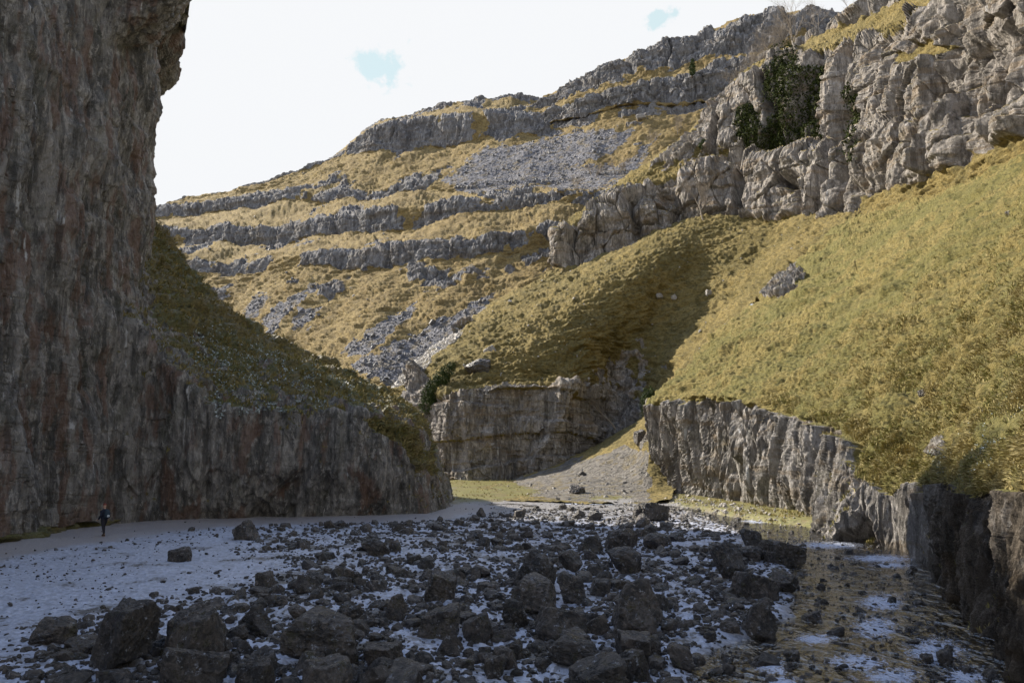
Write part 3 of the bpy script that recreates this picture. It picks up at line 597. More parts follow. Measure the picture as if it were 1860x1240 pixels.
# ---------------------------------------------------------------- boulders
def ico(sub):
    bm = __import__('bmesh').new(); __import__('bmesh').ops.create_icosphere(bm, subdivisions=sub, radius=1)
    bm.verts.ensure_lookup_table()
    v = np.array([v.co[:] for v in bm.verts], F32); f = np.array([[q.index for q in p.verts] for p in bm.faces], np.int32); bm.free(); return v, f
def rock_shape(dirs, seed, kind='block', rough=.05):
    r = np.random.default_rng(seed)
    n = {'block': 11, 'wedge': 7, 'slab': 9, 'round': 22}[kind]
    N = r.normal(size=(n, 3)); N /= np.linalg.norm(N, axis=1)[:, None]; D = r.uniform(.55, .95, n)
    if kind == 'block':
        ax = np.array([[1,0,0],[-1,0,0],[0,1,0],[0,-1,0],[0,0,1],[0,0,-1]], float) + r.normal(scale=.18, size=(6, 3))
        ax /= np.linalg.norm(ax, axis=1)[:, None]; N = np.concatenate([N[:5], ax]); D = np.concatenate([r.uniform(.75, .95, 5), r.uniform(.58, .75, 6)])
    if kind == 'slab':
        N = np.concatenate([N, [[.1, .1, 1], [0, -.1, -1]]]); N /= np.linalg.norm(N, axis=1)[:, None]; D = np.concatenate([D+.1, [.42, .42]])
    dt = dirs @ N.T.astype(F32); q = np.where(dt > .05, D/np.maximum(dt, .05), 9.)
    q = np.minimum(q, 1.15)
    k = 75.; rr = -np.log(np.exp(-k*q).sum(1))/k
    o = seed*13.7
    rr = rr*(1 + fbm(dirs[:,0]*1.7+o, dirs[:,1]*1.7, dirs[:,2]*1.7, 2)*.10 + fbm(dirs[:,0]*5+o, dirs[:,1]*5, dirs[:,2]*5, 4, .6)*rough)
    f1, f2, rd = worley(dirs[:,0]*2.5+o, dirs[:,1]*2.5, dirs[:,2]*2.5); rr = rr - (1-sstep(f2-f1, 0, .09))*.03 + (rd-.5)*.05
    return dirs*rr[:, None]
def rock_mat(name, a, b2, moss, wet_shade=.35, pale=.15):
    m, t, b, out = new_mat(name); tc = t.node('ShaderNodeTexCoord'); oi = t.node('ShaderNodeObjectInfo')
    pos = t.node('ShaderNodeNewGeometry').outputs['Position']
    n1 = t.noise(pos, 2.2, 8, .7); n2 = t.noise(pos, 9, 7, .72); n3 = t.noise(pos, 3.4, 6, .7)
    c = t.mix(t.ss(n1, .42, .58), a, b2); c = t.mix(t.math('MULTIPLY', t.ss(n2, .52, .62), .75), c, tuple(v*1.9 for v in b2))
    c = t.mix(t.math('MULTIPLY', t.ss(n2, .46, .34), .7), c, tuple(v*.4 for v in a))
    c = t.mix(t.math('MULTIPLY', t.ss(n3, .54, .66), moss), c, (.055, .05, .018))
    hs = t.node('ShaderNodeHueSaturation'); t.l.new(c, hs.inputs['Color']); t.l.new(t.math('ADD', t.math('MULTIPLY', oi.outputs['Random'], .7), .65), hs.inputs['Value'])
    c = hs.outputs[0]
    c = t.mix(t.math('MULTIPLY', t.ss(t.noise(pos, 6, 8, .8), .58, .64), pale), c, (.5, .53, .6))
    t.l.new(c, b.inputs['Base Color']); t.l.new(t.math('SUBTRACT', .66, t.math('MULTIPLY', t.ss(n3, .4, .6), wet_shade)), b.inputs['Roughness'])
    bp = t.node('ShaderNodeBump'); bp.inputs['Strength'].default_value = 1.; bp.inputs['Distance'].default_value = .09; b.inputs['Specular IOR Level'].default_value = .55
    t.l.new(t.math('ADD', n2, t.math('MULTIPLY', t.noise(pos, 30, 5, .7), .4)), bp.inputs['Height']); t.l.new(bp.outputs[0], b.inputs['Normal'])
    return m
M_rock = rock_mat('dark_boulder', (.022, .0185, .0155), (.072, .060, .050), .5, .4, .6)
M_rock3 = rock_mat('scree_stone', (.085, .085, .09), (.15, .15, .155), .05, .1, .05)
M_rock4 = rock_mat('fan_stone', (.13, .118, .10), (.22, .205, .18), .1, .1, .05)
M_rock2 = rock_mat('pale_boulder', (.20, .18, .16), (.30, .28, .25), .2, .2, .3)
vh, fh = ico(5); vl, fl_ = ico(3); vt, ft = ico(2)
kinds = ['block', 'wedge', 'slab', 'round', 'block', 'block', 'wedge', 'slab', 'block', 'round', 'block', 'wedge', 'block', 'slab']
protoH = [rock_shape(vh, 100+i, k) for i, k in enumerate(kinds)]
def norm_box(v):
    lo, hi = v.min(0), v.max(0); return (v-(lo+hi)/2)/(hi-lo)        # unit box
protoH = [norm_box(v) for v in protoH]; meH = [mesh_from('boulder', v, fh, M_rock, smooth=False) for v in protoH]
protoL = [norm_box(rock_shape(vl, 300+i, kinds[i % 14], .07)) for i in range(24)]; meL = [mesh_from('rock', v, fl_, M_rock, smooth=False) for v in protoL]
# the boulders one can single out: centre x, foot y, width, height in the photograph, shape, label
HERO = [
 (582,1208,158,94,0,'biggest blocky dark boulder at lower left of centre'),
 (217,1218,112,118,4,'tall dark squarish boulder second from the left corner'),
 (352,1200,118,92,2,'dark slab boulder tilted against the tall squarish boulder'),
 (447,980,58,38,1,'pointed grey brown boulder alone at the edge of the pale path'),
 (693,1212,72,46,5,'low flat-topped rectangular block beside the biggest boulder'),
 (355,1252,150,74,7,'long slab lying along the bottom edge below the tilted slab'),
 (465,1152,72,58,1,'jagged dark boulder behind the biggest blocky boulder'),
 (100,1172,78,50,3,'low rounded dark boulder nearest the left edge'),
 (800,1092,68,54,8,'blocky dark boulder in the middle of the rubble'),
 (720,1125,46,48,9,'upright rounded boulder left of the middle blocky one'),
 (800,1158,86,60,10,'angular boulder just below the middle blocky one'),
 (867,1166,64,52,3,'rounded boulder touching the right of the angular one'),
 (482,1068,38,32,8,'small upright block standing on pale ground left of centre'),
 (325,1020,52,26,13,'mossy low rock on the pale ground near the walker'),
 (360,1122,44,30,7,'small flat rock behind the tilted slab'),
 (462,1255,84,52,2,'slab cut by the bottom edge between two larger ones'),
 (592,1256,112,52,13,'wide frosty slab at the bottom edge under the biggest boulder'),
 (680,1008,62,32,6,'low wedge rock beyond the pale ground left of centre'),
 (752,1025,30,20,12,'little block beyond the pale ground near centre'),
 (971,1068,88,74,1,'tall peaked boulder near the centre of the rubble'),
 (972,1114,90,74,0,'large boulder leaning in front of the peaked one'),
 (1038,1095,56,56,12,'square dark boulder right of the peaked one'),
 (1135,1045,74,50,6,'peaked wedge boulder alone right of centre'),
 (1157,1150,104,98,9,'large mossy rounded boulder at right of centre'),
 (1020,1166,112,58,2,'broad flat slab boulder below the leaning one'),
 (1322,1053,66,66,11,'tall leaning boulder near the left bank of the stream'),
 (1373,1087,96,50,7,'long sloping brown boulder on the stream bank'),
 (1378,1146,72,68,9,'dark rounded boulder standing at the stream edge'),
 (1131,1003,70,44,0,'brown boulder in the far part of the rubble'),
 (1072,1006,52,34,9,'round brown boulder left of the far brown one'),
 (1193,1000,56,32,11,'wedge boulder right of the far brown one'),
 (1183,946,76,34,13,'wide brown slab at the far end of the rubble'),
 (1365,993,40,34,12,'upright brown block near the bend of the stream'),
 (1420,1020,74,46,10,'brown block on the stream bank nearest the bend'),
 (1424,1073,64,42,3,'rounded boulder reaching into the stream'),
 (938,1142,52,52,4,'squarish boulder under the leaning boulder'),
 (1088,1256,104,62,10,'pale topped boulder cut by the bottom edge at centre'),
 (1235,1207,50,42,12,'dark block at the edge of the brown pool'),
 (1152,1200,78,58,5,'dark block below the large mossy boulder'),
 (1345,1244,48,40,8,'dark block standing in the pool at the bottom edge'),
 (1345,1180,46,26,7,'small flat rock lying in the brown pool'),
 (1047,904,38,24,3,'mossy round hummock boulder by the foot of the scree'),
 (874,938,20,18,1,'small pointed rock at the end of the gravel path'),
 (945,941,26,17,12,'small block beside the far grass patch'),
 (1363,1017,48,30,6,'wedge rock between the leaning boulder and the stream'),
 (1042,1218,106,54,0,'broad boulder near the bottom under the flat slab'),
 (900,1232,44,40,12,'small dark block near the bottom left of centre'),
 (936,1206,38,36,8,'small block right above the bottom middle'),
 (818,1190,54,34,9,'low rounded rock below the angular boulder'),
 (1036,1042,46,38,11,'small peaked boulder behind the square dark one'),
 (1474,1118,44,32,3,'dark rounded rock in the stream beside the bank'),
 (1496,1129,32,20,9,'small rock behind the dark one in the stream'),
 (1533,1158,68,26,13,'flat dark rock in the middle of the stream'),
 (1596,1178,40,20,7,'low rock breaking the white water'),
 (1647,1146,36,18,3,'pale rounded rock in the white water'),
 (1674,1166,32,14,9,'small rock close to the right cliff'),
 (540,1120,40,26,6,'dark wedge in the rubble behind the biggest boulder'),
 (640,1060,46,30,10,'dark block where the pale ground meets the rubble'),
 (560,1075,54,34,2,'flat dark rock at the left end of the rubble'),
 (1090,1080,44,30,4,'small block between the square and the mossy boulder'),
]
def put(me, px, py, wpx, hpx, sink=.18, z0=0.0):
    g0 = G(px, py, z0); zz = float(ground_z(np.array([g0[0]]), np.array([g0[1]]), False)[0][0])
    D = g0[1]/math.cos(0); s = D/FPX*1.02
    w_, h_ = wpx*s, hpx*s
    dpt = min(w_, h_*1.3)*rnd.uniform(.9, 1.15)
    y_ = g0[1]+dpt*.35; x_ = g0[0]*(y_/g0[1])
    o = link('boulder', me); zz = min(zz, .1); H = h_*(1+sink)
    o.location = (x_, y_, zz+H*.5-h_*sink); o.rotation_euler = (rnd.uniform(-.08, .08), rnd.uniform(-.08, .08), rnd.choice([0, math.pi])+rnd.uniform(-.25, .25))
    o.scale = (w_, dpt*1.1, H); o['category'] = 'boulder'; o['kind'] = 'thing'; return o, x_, y_, max(w_, dpt)
placed = []; heroes = []
for (px, py, wp, hp, k, lab) in HERO:
    o, x_, y_, r_ = put(meH[k], px, py, wp*.86, hp*.92); o['label'] = lab; o['group'] = 'boulders strewn over the valley floor'
    placed.append((x_, y_, r_*.5)); heroes.append((x_, y_, lab, o))
for o, mt in ((heroes[54][3], M_rock2),):
    o.data = o.data.copy(); o.data.materials[0] = mt
# ---------------------------------------------------------------- the rest of the rubble
def rotmats(n, tilt=.5):
    a = NR.uniform(0, 2*math.pi, n); tx = NR.normal(0, tilt, n); ty = NR.normal(0, tilt, n)
    ca, sa, c1, s1, c2, s2 = np.cos(a), np.sin(a), np.cos(tx), np.sin(tx), np.cos(ty), np.sin(ty); o = np.zeros(n); i = o+1
    A = lambda *r: np.stack(r, -1).reshape(n, 3, 3)
    return A(ca, -sa, o, sa, ca, o, o, o, i) @ A(i, o, o, o, c1, -s1, o, s1, c1) @ A(c2, o, s2, o, i, o, -s2, o, c2)
def scatter_mesh(name, protos, faces, idx, pos, scl, rot, mat, smooth=False, **props):
    vs, fs = [], []; off = 0
    for k in range(len(protos)):
        q = np.where(idx == k)[0]
        if not len(q): continue
        v = np.einsum('nij,nkj->nki', rot[q], protos[k][None]*scl[q][:, None, :]) + pos[q][:, None, :]
        f = faces[None] + (off + np.arange(len(q))*len(protos[k]))[:, None, None]
        vs.append(v.reshape(-1, 3)); fs.append(f.reshape(-1, faces.shape[1])); off += len(q)*len(protos[k])
    me = mesh_from(name, np.concatenate(vs), np.concatenate(fs), mat, smooth=smooth)
    return link(name, me, kind='stuff', **props)
N = 46000
yy = 13 + (NR.random(N)**1.25)*78; xx = NR.uniform(-.72, .62, N)*yy
z, ch, fi = ground_z(xx, yy, False)
gv = sstep(sdist(xx.astype(F32), yy.astype(F32), GRAV), -.5, .5); g12 = np.maximum(sstep(sdist(xx.astype(F32), yy.astype(F32), GRS1), -1, 1), sstep(sdist(xx.astype(F32), yy.astype(F32), GRS2), -.5, .5))
cl = fbm(xx/3.0, yy/3.0, xx*0+4, 3)
pxr, pyr_ = project(np.stack([xx, yy, z], -1))
pale_open = sstep(sdist(pxr, pyr_, [(-100,1250),(-100,1090),(120,1010),(420,985),(560,985),(700,1010),(640,1050),(480,1060),(330,1110),(200,1130),(100,1180),(60,1260)]), -25, 25)
dens = .15 + fi*(.64+cl*.95) + ch*.05 - pale_open*.34
dens = np.where(ch > .5, .42+cl*.7, dens); dens = dens*(1-gv*.985)*(1-g12*.93)
size = .105/np.maximum(NR.random(N), .0004)**.37*(.75+.45*fi); size = np.minimum(size, .5+.35*fi)
size = np.where(ch > .5, np.minimum(size, .45), size); size = np.where(yy > 45, size*1.15, size)
wallx = np.interp(yy, [10, 15.8, 18, 23, 27, 37, 40, 43, 57, 81, 103], [8, 9.8, 10.2, 12.4, 14, 18.3, 19, 17.8, 22, 21.2, 17])
lwall = np.interp(yy, [10, 30, 41, 52, 62, 70], [-39, -33, -27, -25, -12, -6.5])
ok = (NR.random(N) < dens) & (xx < wallx-.3) & (xx > lwall+1) & (pyr_ < 1290) & (pxr > -40) & (pxr < 1900) & (pyr_ > 905)
for (hx, hy, hr) in placed: ok &= ((xx-hx)**2+(yy-hy)**2) > (hr*.85+size*.35)**2
xx, yy, z, size, ch, fi, pxr, pyr_ = [a[ok] for a in (xx, yy, z, size, ch, fi, pxr, pyr_)]
asp = NR.uniform(.55, 1.0, (len(xx), 3)); asp[:, 2] *= NR.uniform(.5, .95, len(xx))
# many small ones may overlap, the larger ones may not
order = np.argsort(-size); keep = np.ones(len(xx), bool); big = [i for i in order[:3500]]
acc = np.zeros((0, 3))
for i in big:
    if len(acc):
        d2 = (acc[:, 0]-xx[i])**2+(acc[:, 1]-yy[i])**2
        if (d2 < ((acc[:, 2]+size[i])*.31)**2).any(): keep[i] = False; continue
    acc = np.concatenate([acc, [[xx[i], yy[i], size[i]]]])
xx, yy, z, size, ch, fi, pxr, pyr_, asp = [a[keep] for a in (xx, yy, z, size, ch, fi, pxr, pyr_, asp)]
pxs = size/yy*FPX; order = np.argsort(-pxs); inview = (pxr > 10) & (pxr < 1850) & (pyr_ < 1236)
order = [i for i in order if inview[i]]; ind = order[:236]; rest = np.ones(len(xx), bool); rest[ind] = False
z = np.where(ch > .5, -.15-size*.05, z)
print('rocks', len(xx), 'smallest individual px', pxs[ind[-1]])
SH = {'block': 'blocky', 'wedge': 'pointed', 'slab': 'flattish', 'round': 'rounded'}
HREF = [(h[0], h[1], h[3]) for h in [(x_, y_, 0, lab) for x_, y_, lab, o in heroes]]
used = set(o['label'] for *_, o in heroes)
DIRN = ['right of', 'behind and right of', 'behind', 'behind and left of', 'left of', 'in front and left of', 'in front of', 'in front and right of']
def auto_label(x_, y_, shape, sz):
    ds = sorted(((x_-h[0])**2+(y_-h[1])**2, j) for j, h in enumerate(HREF))
    szw = 'large' if sz > 34 else ('small' if sz > 20 else 'tiny')
    for pre in ('', 'nearest', 'farther'):
        for _, j in ds[:7]:
            hx, hy, hl = HREF[j]; a = math.atan2(y_-hy, x_-hx); k = int(round(a/(math.pi/4))) % 8
            for s_ in (szw+' '+shape, szw+' dark '+shape):
                if pre == 'nearest': continue
                l_ = ' '.join(((pre+' ' if pre else '')+s_+' rock '+DIRN[k]+' the '+hl).split())
                if len(l_.split()) <= 16 and l_ not in used and not (pre == '' and ' dark ' in s_): used.add(l_); return l_
    l_ = '%s %s rock among the rubble near the %s' % (szw, shape, HREF[ds[0][1]][2]); l_ = ' '.join(l_.split()[:16]); used.add(l_); return l_
for i in ind:
    k = NR.integers(24); sh = SH[kinds[k % 14]]; o = link('boulder', meL[k] if pxs[i] < 40 else meH[k % 14])
    o.location = (xx[i], yy[i], z[i]+size[i]*asp[i, 2]*.22); o.scale = size[i]*asp[i]*1.12
    o.rotation_euler = (NR.normal(0, .25), NR.normal(0, .25), NR.uniform(0, 6.28))
    o['category'] = 'boulder'; o['kind'] = 'thing'; o['group'] = 'boulders strewn over the valley floor'; o['label'] = auto_label(xx[i], yy[i], sh, pxs[i])
v2 = [norm_box(rock_shape(vt, 500+i, kinds[i % 14], .1)) for i in range(16)]; v1_, f1_ = ico(1); v1 = [norm_box(rock_shape(v1_, 600+i, kinds[i % 14], .12)) for i in range(12)]
pos = np.stack([xx, yy, z+size*asp[:, 2]*.15], -1); scl = size[:, None]*asp*1.1
med = rest & (pxs > 6.5); sml = rest & ~med
q = np.where(med)[0]; scatter_mesh('small_rocks', v2, ft, NR.integers(0, 16, len(q)), pos[q], scl[q], rotmats(len(q), .3), M_rock, category='rocks', label='dark rubble of small rocks filling the gaps between the boulders')
q = np.where(sml)[0]
# pebbles: many more, close to the camera and in the stream
n = 26000; py_ = 12.5+NR.random(n)**1.6*60; px_ = NR.uniform(-.72, .62, n)*py_
zc, cc, ff = ground_z(px_, py_, False); gvp = sstep(sdist(px_.astype(F32), py_.astype(F32), GRAV), -.5, .5)
kp = (NR.random(n) < (.25+.28*ff+.1*cc+fbm(px_/2, py_/2, px_*0, 2)*.8)*(1-gvp*.9)) & (px_ < np.interp(py_, [10, 15.8, 18, 23, 27, 37, 57], [8, 9.8, 10.2, 12.4, 14, 18.3, 22])-.2)
px_, py_, zc = px_[kp], py_[kp], zc[kp]; sz = .05/np.maximum(NR.random(len(px_)), .02)**.4; ap = NR.uniform(.6, 1, (len(px_), 3)); ap[:, 2] *= .7
pos2 = np.concatenate([pos[q], np.stack([px_, py_, zc+sz*.15], -1)]); scl2 = np.concatenate([scl[q], sz[:, None]*ap])
nd = len(pos2)
scatter_mesh('pebbles', v1, f1_, NR.integers(0, 12, nd), pos2, scl2, rotmats(nd, .4), M_rock, category='pebbles', label='dark pebbles and cobbles scattered over the pale gravel')
# pale sunlit cobbles where the stream bends
n = 2600; u = NR.random(n)
cpx = np.interp(u, [0, .25, .5, .75, 1], [1180, 1280, 1400, 1560, 1680])+NR.normal(0, 26, n); cpy = np.interp(u, [0, .25, .5, .75, 1], [915, 928, 958, 990, 1015])+NR.normal(0, 9, n)
xy = np.array([G(a, b)[:2] for a, b in zip(cpx, cpy)]); sz = .10/np.maximum(NR.random(n), .02)**.4*(xy[:, 1]/55)**.5
zz, _, _ = ground_z(xy[:, 0], xy[:, 1], False); ap = NR.uniform(.6, 1, (n, 3)); ap[:, 2] *= .7
kq = xy[:, 0] < np.interp(xy[:, 1], [10, 23, 27, 37, 40, 43, 57, 81, 103], [8, 12.4, 14, 18.3, 19, 17.8, 22, 21.2, 17])-.2; n = int(kq.sum())
scatter_mesh('cobbles', v1, f1_, NR.integers(0, 12, n), np.stack([xy[kq, 0], xy[kq, 1], zz[kq]+sz[kq]*.2], -1), sz[kq][:, None]*ap[kq], rotmats(n, .4), M_rock2, category='cobbles', label='pale grey cobbles lining the bend of the stream')

# stones on the screes and slopes
def on_surface(name, weight, n):
    co, nn, gm, sc_, px, py = LF[name]; w_ = weight(co, gm, sc_, px, py).astype(float); w_ = np.where((px > -60) & (px < 1920) & (py > -60) & (py < 1300), w_, 0)
    dist2 = co[:, 1]**0; c = np.cumsum(w_*dist2); r = NR.random(n)*c[-1]; i = np.searchsorted(c, r); return co[i], nn[i], px[i], py[i]
for nm, mt, n, s0, pw, lab in (('hillside', M_rock3, 9000, .20, .08, 'grey stones lying on the far scree streaks'), ('grass_slope', M_rock2, 2200, .22, .04, 'grey stones lying on the scree beside the ridge'), ('scree_slope', M_rock4, 1700, .13, .2, 'grey stones covering the small scree fan')):
    c, nn, a, b_ = on_surface(nm, lambda co, gm, sc_, px, py: np.where(sc_ > .5, 1., .006), n)
    s = s0/np.maximum(NR.random(n), .01)**.4
    ap = NR.uniform(.6, 1.1, (n, 3)); scatter_mesh('scree_stones', v1, f1_, NR.integers(0, 12, n), c+nn*s[:, None]*.2, s[:, None]*ap, rotmats(n, .6), mt, category='stones', label=lab)
def nearest(name, px, py):
    co, nn, gm, sc_, a, b_ = LF[name]; d = (a-px)**2+(b_-py)**2; q = np.where(d < max(d.min()*1.5, 9))[0]; i = q[np.argmin(co[q, 1])]; return Vector(co[i].tolist()), Vector(nn[i].tolist())
for (nm, px, py, wp, hp, k, mt, lab) in [
  ('grass_slope', 868, 668, 52, 30, 6, M_rock, 'brown wedge boulder perched on the edge above the central block of cliff'),
  ('grass_slope', 887, 637, 26, 20, 3, M_rock2, 'light grey boulder on the ridge above the brown wedge boulder'),
  ('grass_slope', 1198, 540, 13, 11, 0, M_rock2, 'pale boulder in the shaded hollow, left one of a pair'),
  ('grass_slope', 1224, 536, 13, 10, 3, M_rock2, 'pale boulder in the shaded hollow, right one of a pair'),
  ('grass_slope', 1285, 534, 14, 12, 8, M_rock2, 'pale boulder alone in the shaded hollow'),
  ('right_bank', 1680, 712, 30, 12, 2, M_rock, 'thin brown slab sticking out of the right grass bank'),
  ('right_bank', 1826, 384, 13, 10, 5, M_rock2, 'small pale stone high on the right grass bank'),
  ('hillside', 1162, 216, 20, 12, 0, M_rock2, 'grey boulder alone on the grass below the upper scar'),
  ('scree_slope', 1058, 860, 18, 10, 1, M_rock, 'dark boulder on the small scree fan'),
  ('scree_slope', 1160, 800, 24, 24, 4, M_rock, 'brown block at the top of the scree fan beside the fluted cliff')]:
    c, nn = nearest(nm, px, py); s = c.y/FPX; o = link('boulder', meH[k].copy() if mt is M_rock2 else meH[k])
    if mt is M_rock2: o.data.materials[0] = mt
    o.location = c+Vector((0, 0, hp*s*.25)); o.scale = (wp*s, wp*s*.8, hp*s*1.2); o.rotation_euler = (0, -.25, .3)
    o['label'] = lab; o['category'] = 'boulder'; o['kind'] = 'thing'; o['group'] = 'boulders on the slopes'

# ---------------------------------------------------------------- grass tufts
def leaf_mat(name, cols, rough=.8, trans=.0):
    m, t, b, out = new_mat(name); pos = t.node('ShaderNodeNewGeometry').outputs['Position']
    rnd_ = t.attr('v'); c = t.mix(t.ss(t.noise(pos, .35, 4), .38, .62), cols[0], cols[1]); c = t.mix(t.ss(rnd_, .2, .9), c, cols[2])
    t.l.new(c, b.inputs['Base Color']); b.inputs['Roughness'].default_value = rough; b.inputs['Specular IOR Level'].default_value = .5 if rough < .55 else .12; return m
def tufts(name, base, nrm, h, nb, mat, droop=.6, wid=.035, **props):
    n = len(base); N_ = n*nb
    B0 = np.repeat(base, nb, 0)+NR.normal(0, 1, (N_, 3))*np.repeat(h, nb)[:, None]*.22; Nn = np.repeat(nrm, nb, 0); H_ = np.repeat(h, nb)*NR.uniform(.6, 1.2, N_)
    side = NR.normal(0, 1, (N_, 3)); d = Nn*.55+np.array([0, 0, .75])+side*.42; d /= np.linalg.norm(d, axis=1)[:, None]
    dn = Nn*np.array([1, 1, 0])*droop*1.1+side*.25*droop+np.array([0, 0, -.35*droop])
    wv = np.cross(d, NR.normal(0, 1, (N_, 3))); wv /= np.linalg.norm(wv, axis=1)[:, None]+1e-6; wv = wv*(H_*wid)[:, None]*2
    p0a, p0b = B0-wv-Nn*H_[:, None]*.15, B0+wv-Nn*H_[:, None]*.15; m_ = B0+d*H_[:, None]*.6; p1a, p1b = m_-wv*.8, m_+wv*.8; p2 = m_+(d*.3+dn*.6)*H_[:, None]
    V = np.stack([p0a, p0b, p1b, p1a, p2], 1).reshape(-1, 3); o_ = (np.arange(N_)*5)[:, None]
    F = np.concatenate([o_+np.array([[0, 1, 2]]), o_+np.array([[0, 2, 3]]), o_+np.array([[3, 2, 4]])]); vv = np.repeat(NR.random(N_), 5)
    return link(name, mesh_from(name, V, F, mat, {'v': vv}, smooth=False), kind='stuff', **props)
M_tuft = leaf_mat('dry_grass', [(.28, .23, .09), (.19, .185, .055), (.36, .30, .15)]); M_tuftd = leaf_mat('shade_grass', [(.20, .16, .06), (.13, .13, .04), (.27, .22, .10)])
c, nn, a, b_ = on_surface('right_bank', lambda co, gm, sc_, px, py: (gm > .5)*np.clip((75-co[:, 1])/40, 0, 1)*(co[:, 1] > 8)*np.clip(fbm(co[:, 0]/3, co[:, 1]/3, co[:, 2]/3, 3)*3+.4, .04, 1), 42000)
tufts('grass_tufts', c, nn, (.085+.0024*c[:, 1])*NR.uniform(.6, 1.3, len(c)), 5, M_tuft, wid=.05, category='grass', label='coarse yellow tufts covering the right bank and hanging over its cliff')
n = 9000; gx_ = NR.uniform(780, 1560, n); gy_ = NR.uniform(874, 985, n); gxy = np.array([G(a, b)[:2] for a, b in zip(gx_, gy_)], F32)
kq = (np.maximum(sdist(gxy[:, 0], gxy[:, 1], GRS1), sdist(gxy[:, 0], gxy[:, 1], GRS2)) > .1) & (fbm(gxy[:, 0]/4, gxy[:, 1]/4, gxy[:, 0]*0, 3) > -.1) & (gxy[:, 0] < np.interp(gxy[:, 1], [37, 40, 43, 57, 81, 103], [18.3, 19, 17.8, 22, 21.2, 17]))
gxy = gxy[kq]; gz_ = ground_z(gxy[:, 0], gxy[:, 1], False)[0]
tufts('grass_tufts', np.stack([gxy[:, 0], gxy[:, 1], gz_], -1), np.tile([0, 0, 1.], (len(gxy), 1)), .18*NR.uniform(.5, 1.5, len(gxy)), 5, M_tuft, wid=.07, category='grass', label='short olive grass on the flat strips beside the stream')
c, nn, a, b_ = on_surface('cliff_spur', lambda co, gm, sc_, px, py: (gm > .5)*1.0, 14000)
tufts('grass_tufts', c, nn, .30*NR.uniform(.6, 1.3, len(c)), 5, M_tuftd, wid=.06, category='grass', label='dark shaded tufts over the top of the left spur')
# pale leaves of the plants on the spur and lower right bank
M_pale = leaf_mat('pale_leaves', [(.12, .15, .09), (.24, .28, .25), (.36, .40, .40)], .5)
def leaves(pos, nrm, size, mat_, name, flat=.5):
    n = len(pos); d = nrm*flat+NR.normal(0, 1, (n, 3))*(1-flat*.5); d /= np.linalg.norm(d, axis=1)[:, None]
    a = np.cross(d, NR.normal(0, 1, (n, 3))); a /= np.linalg.norm(a, axis=1)[:, None]; b = np.cross(d, a); s = size[:, None]
    V = np.stack([pos-a*s, pos-b*s*.55+d*s*.15, pos+a*s, pos+b*s*.55+d*s*.15], 1).reshape(-1, 3)
    F = np.arange(n*4).reshape(n, 4); return mesh_from(name, V, F, mat_, {'v': np.repeat(NR.random(n), 4)}, smooth=False)
pl = [(280, 590), (330, 600), (400, 590), (520, 650), (640, 700), (640, 745), (480, 745), (400, 760), (330, 690)]
c, nn, a, b_ = on_surface('cliff_spur', lambda co, gm, sc_, px, py: inpoly(px, py, pl)*(fbm(co[:, 0]/1.6, co[:, 1]/1.6, co[:, 2]/1.6, 3) > .02)*1.0, 3600)
link('leafy_plants', leaves(c+nn*NR.uniform(.05, .35, (len(c), 1)), nn, NR.uniform(.06, .13, len(c)), M_pale, 'leafy_plants', .8), kind='stuff', category='plants', label='low plants with pale shiny leaves on the shaded left spur')
pl2 = [(1690, 800), (1780, 740), (1870, 690), (1870, 860), (1780, 880), (1700, 860)]
c, nn, a, b_ = on_surface('right_bank', lambda co, gm, sc_, px, py: inpoly(px, py, pl2)*(fbm(co[:, 0]/.7, co[:, 1]/.7, co[:, 2]/.7, 3) > .12)*1.0, 1600)
link('leafy_plants', leaves(c+nn*NR.uniform(.02, .15, (len(c), 1)), nn, NR.uniform(.02, .045, len(c)), M_pale, 'leafy_plants', .8), kind='stuff', category='plants', label='pale leaves among the grass above the nearest buttress')

# ---------------------------------------------------------------- ivy on the crag
M_ivy = leaf_mat('ivy_leaves', [(.012, .020, .005), (.024, .034, .008), (.055, .065, .015)], .85)
for poly, n, lab in (([(1395,150),(1418,95),(1436,82),(1452,98),(1460,128),(1492,112),(1500,180),(1502,262),(1450,255),(1420,272),(1385,272),(1400,235),(1412,190)], 36000, 'big dark curtain of ivy hanging in the recess of the crag'),
        ([(1345,205),(1372,190),(1392,235),(1404,268),(1380,274),(1352,262)], 6500, 'smaller dark ivy clump at the left foot of the big ivy curtain'),
        ([(1536,165),(1560,150),(1568,200),(1560,290),(1545,300),(1538,240)], 3500, 'narrow strip of ivy running down the crag right of the big curtain')):
    c, nn, a, b_ = on_surface('limestone_crag', lambda co, gm, sc_, px, py: inpoly(px+perlin(co[:, 0], co[:, 1], co[:, 2])*8, py, poly)*1.0, n)
    th = np.clip(fbm(c[:, 0]/2.2, c[:, 1]/2.2, c[:, 2]/3, 3)+.5, .08, 1.4)
    o = link('ivy', leaves(c+nn*(.2+NR.random(len(c))*th*1.6)[:, None]+np.array([0, 0, -.2]), nn, NR.uniform(.18, .38, len(c)), M_ivy, 'ivy', .6), kind='thing', category='ivy', label=lab)

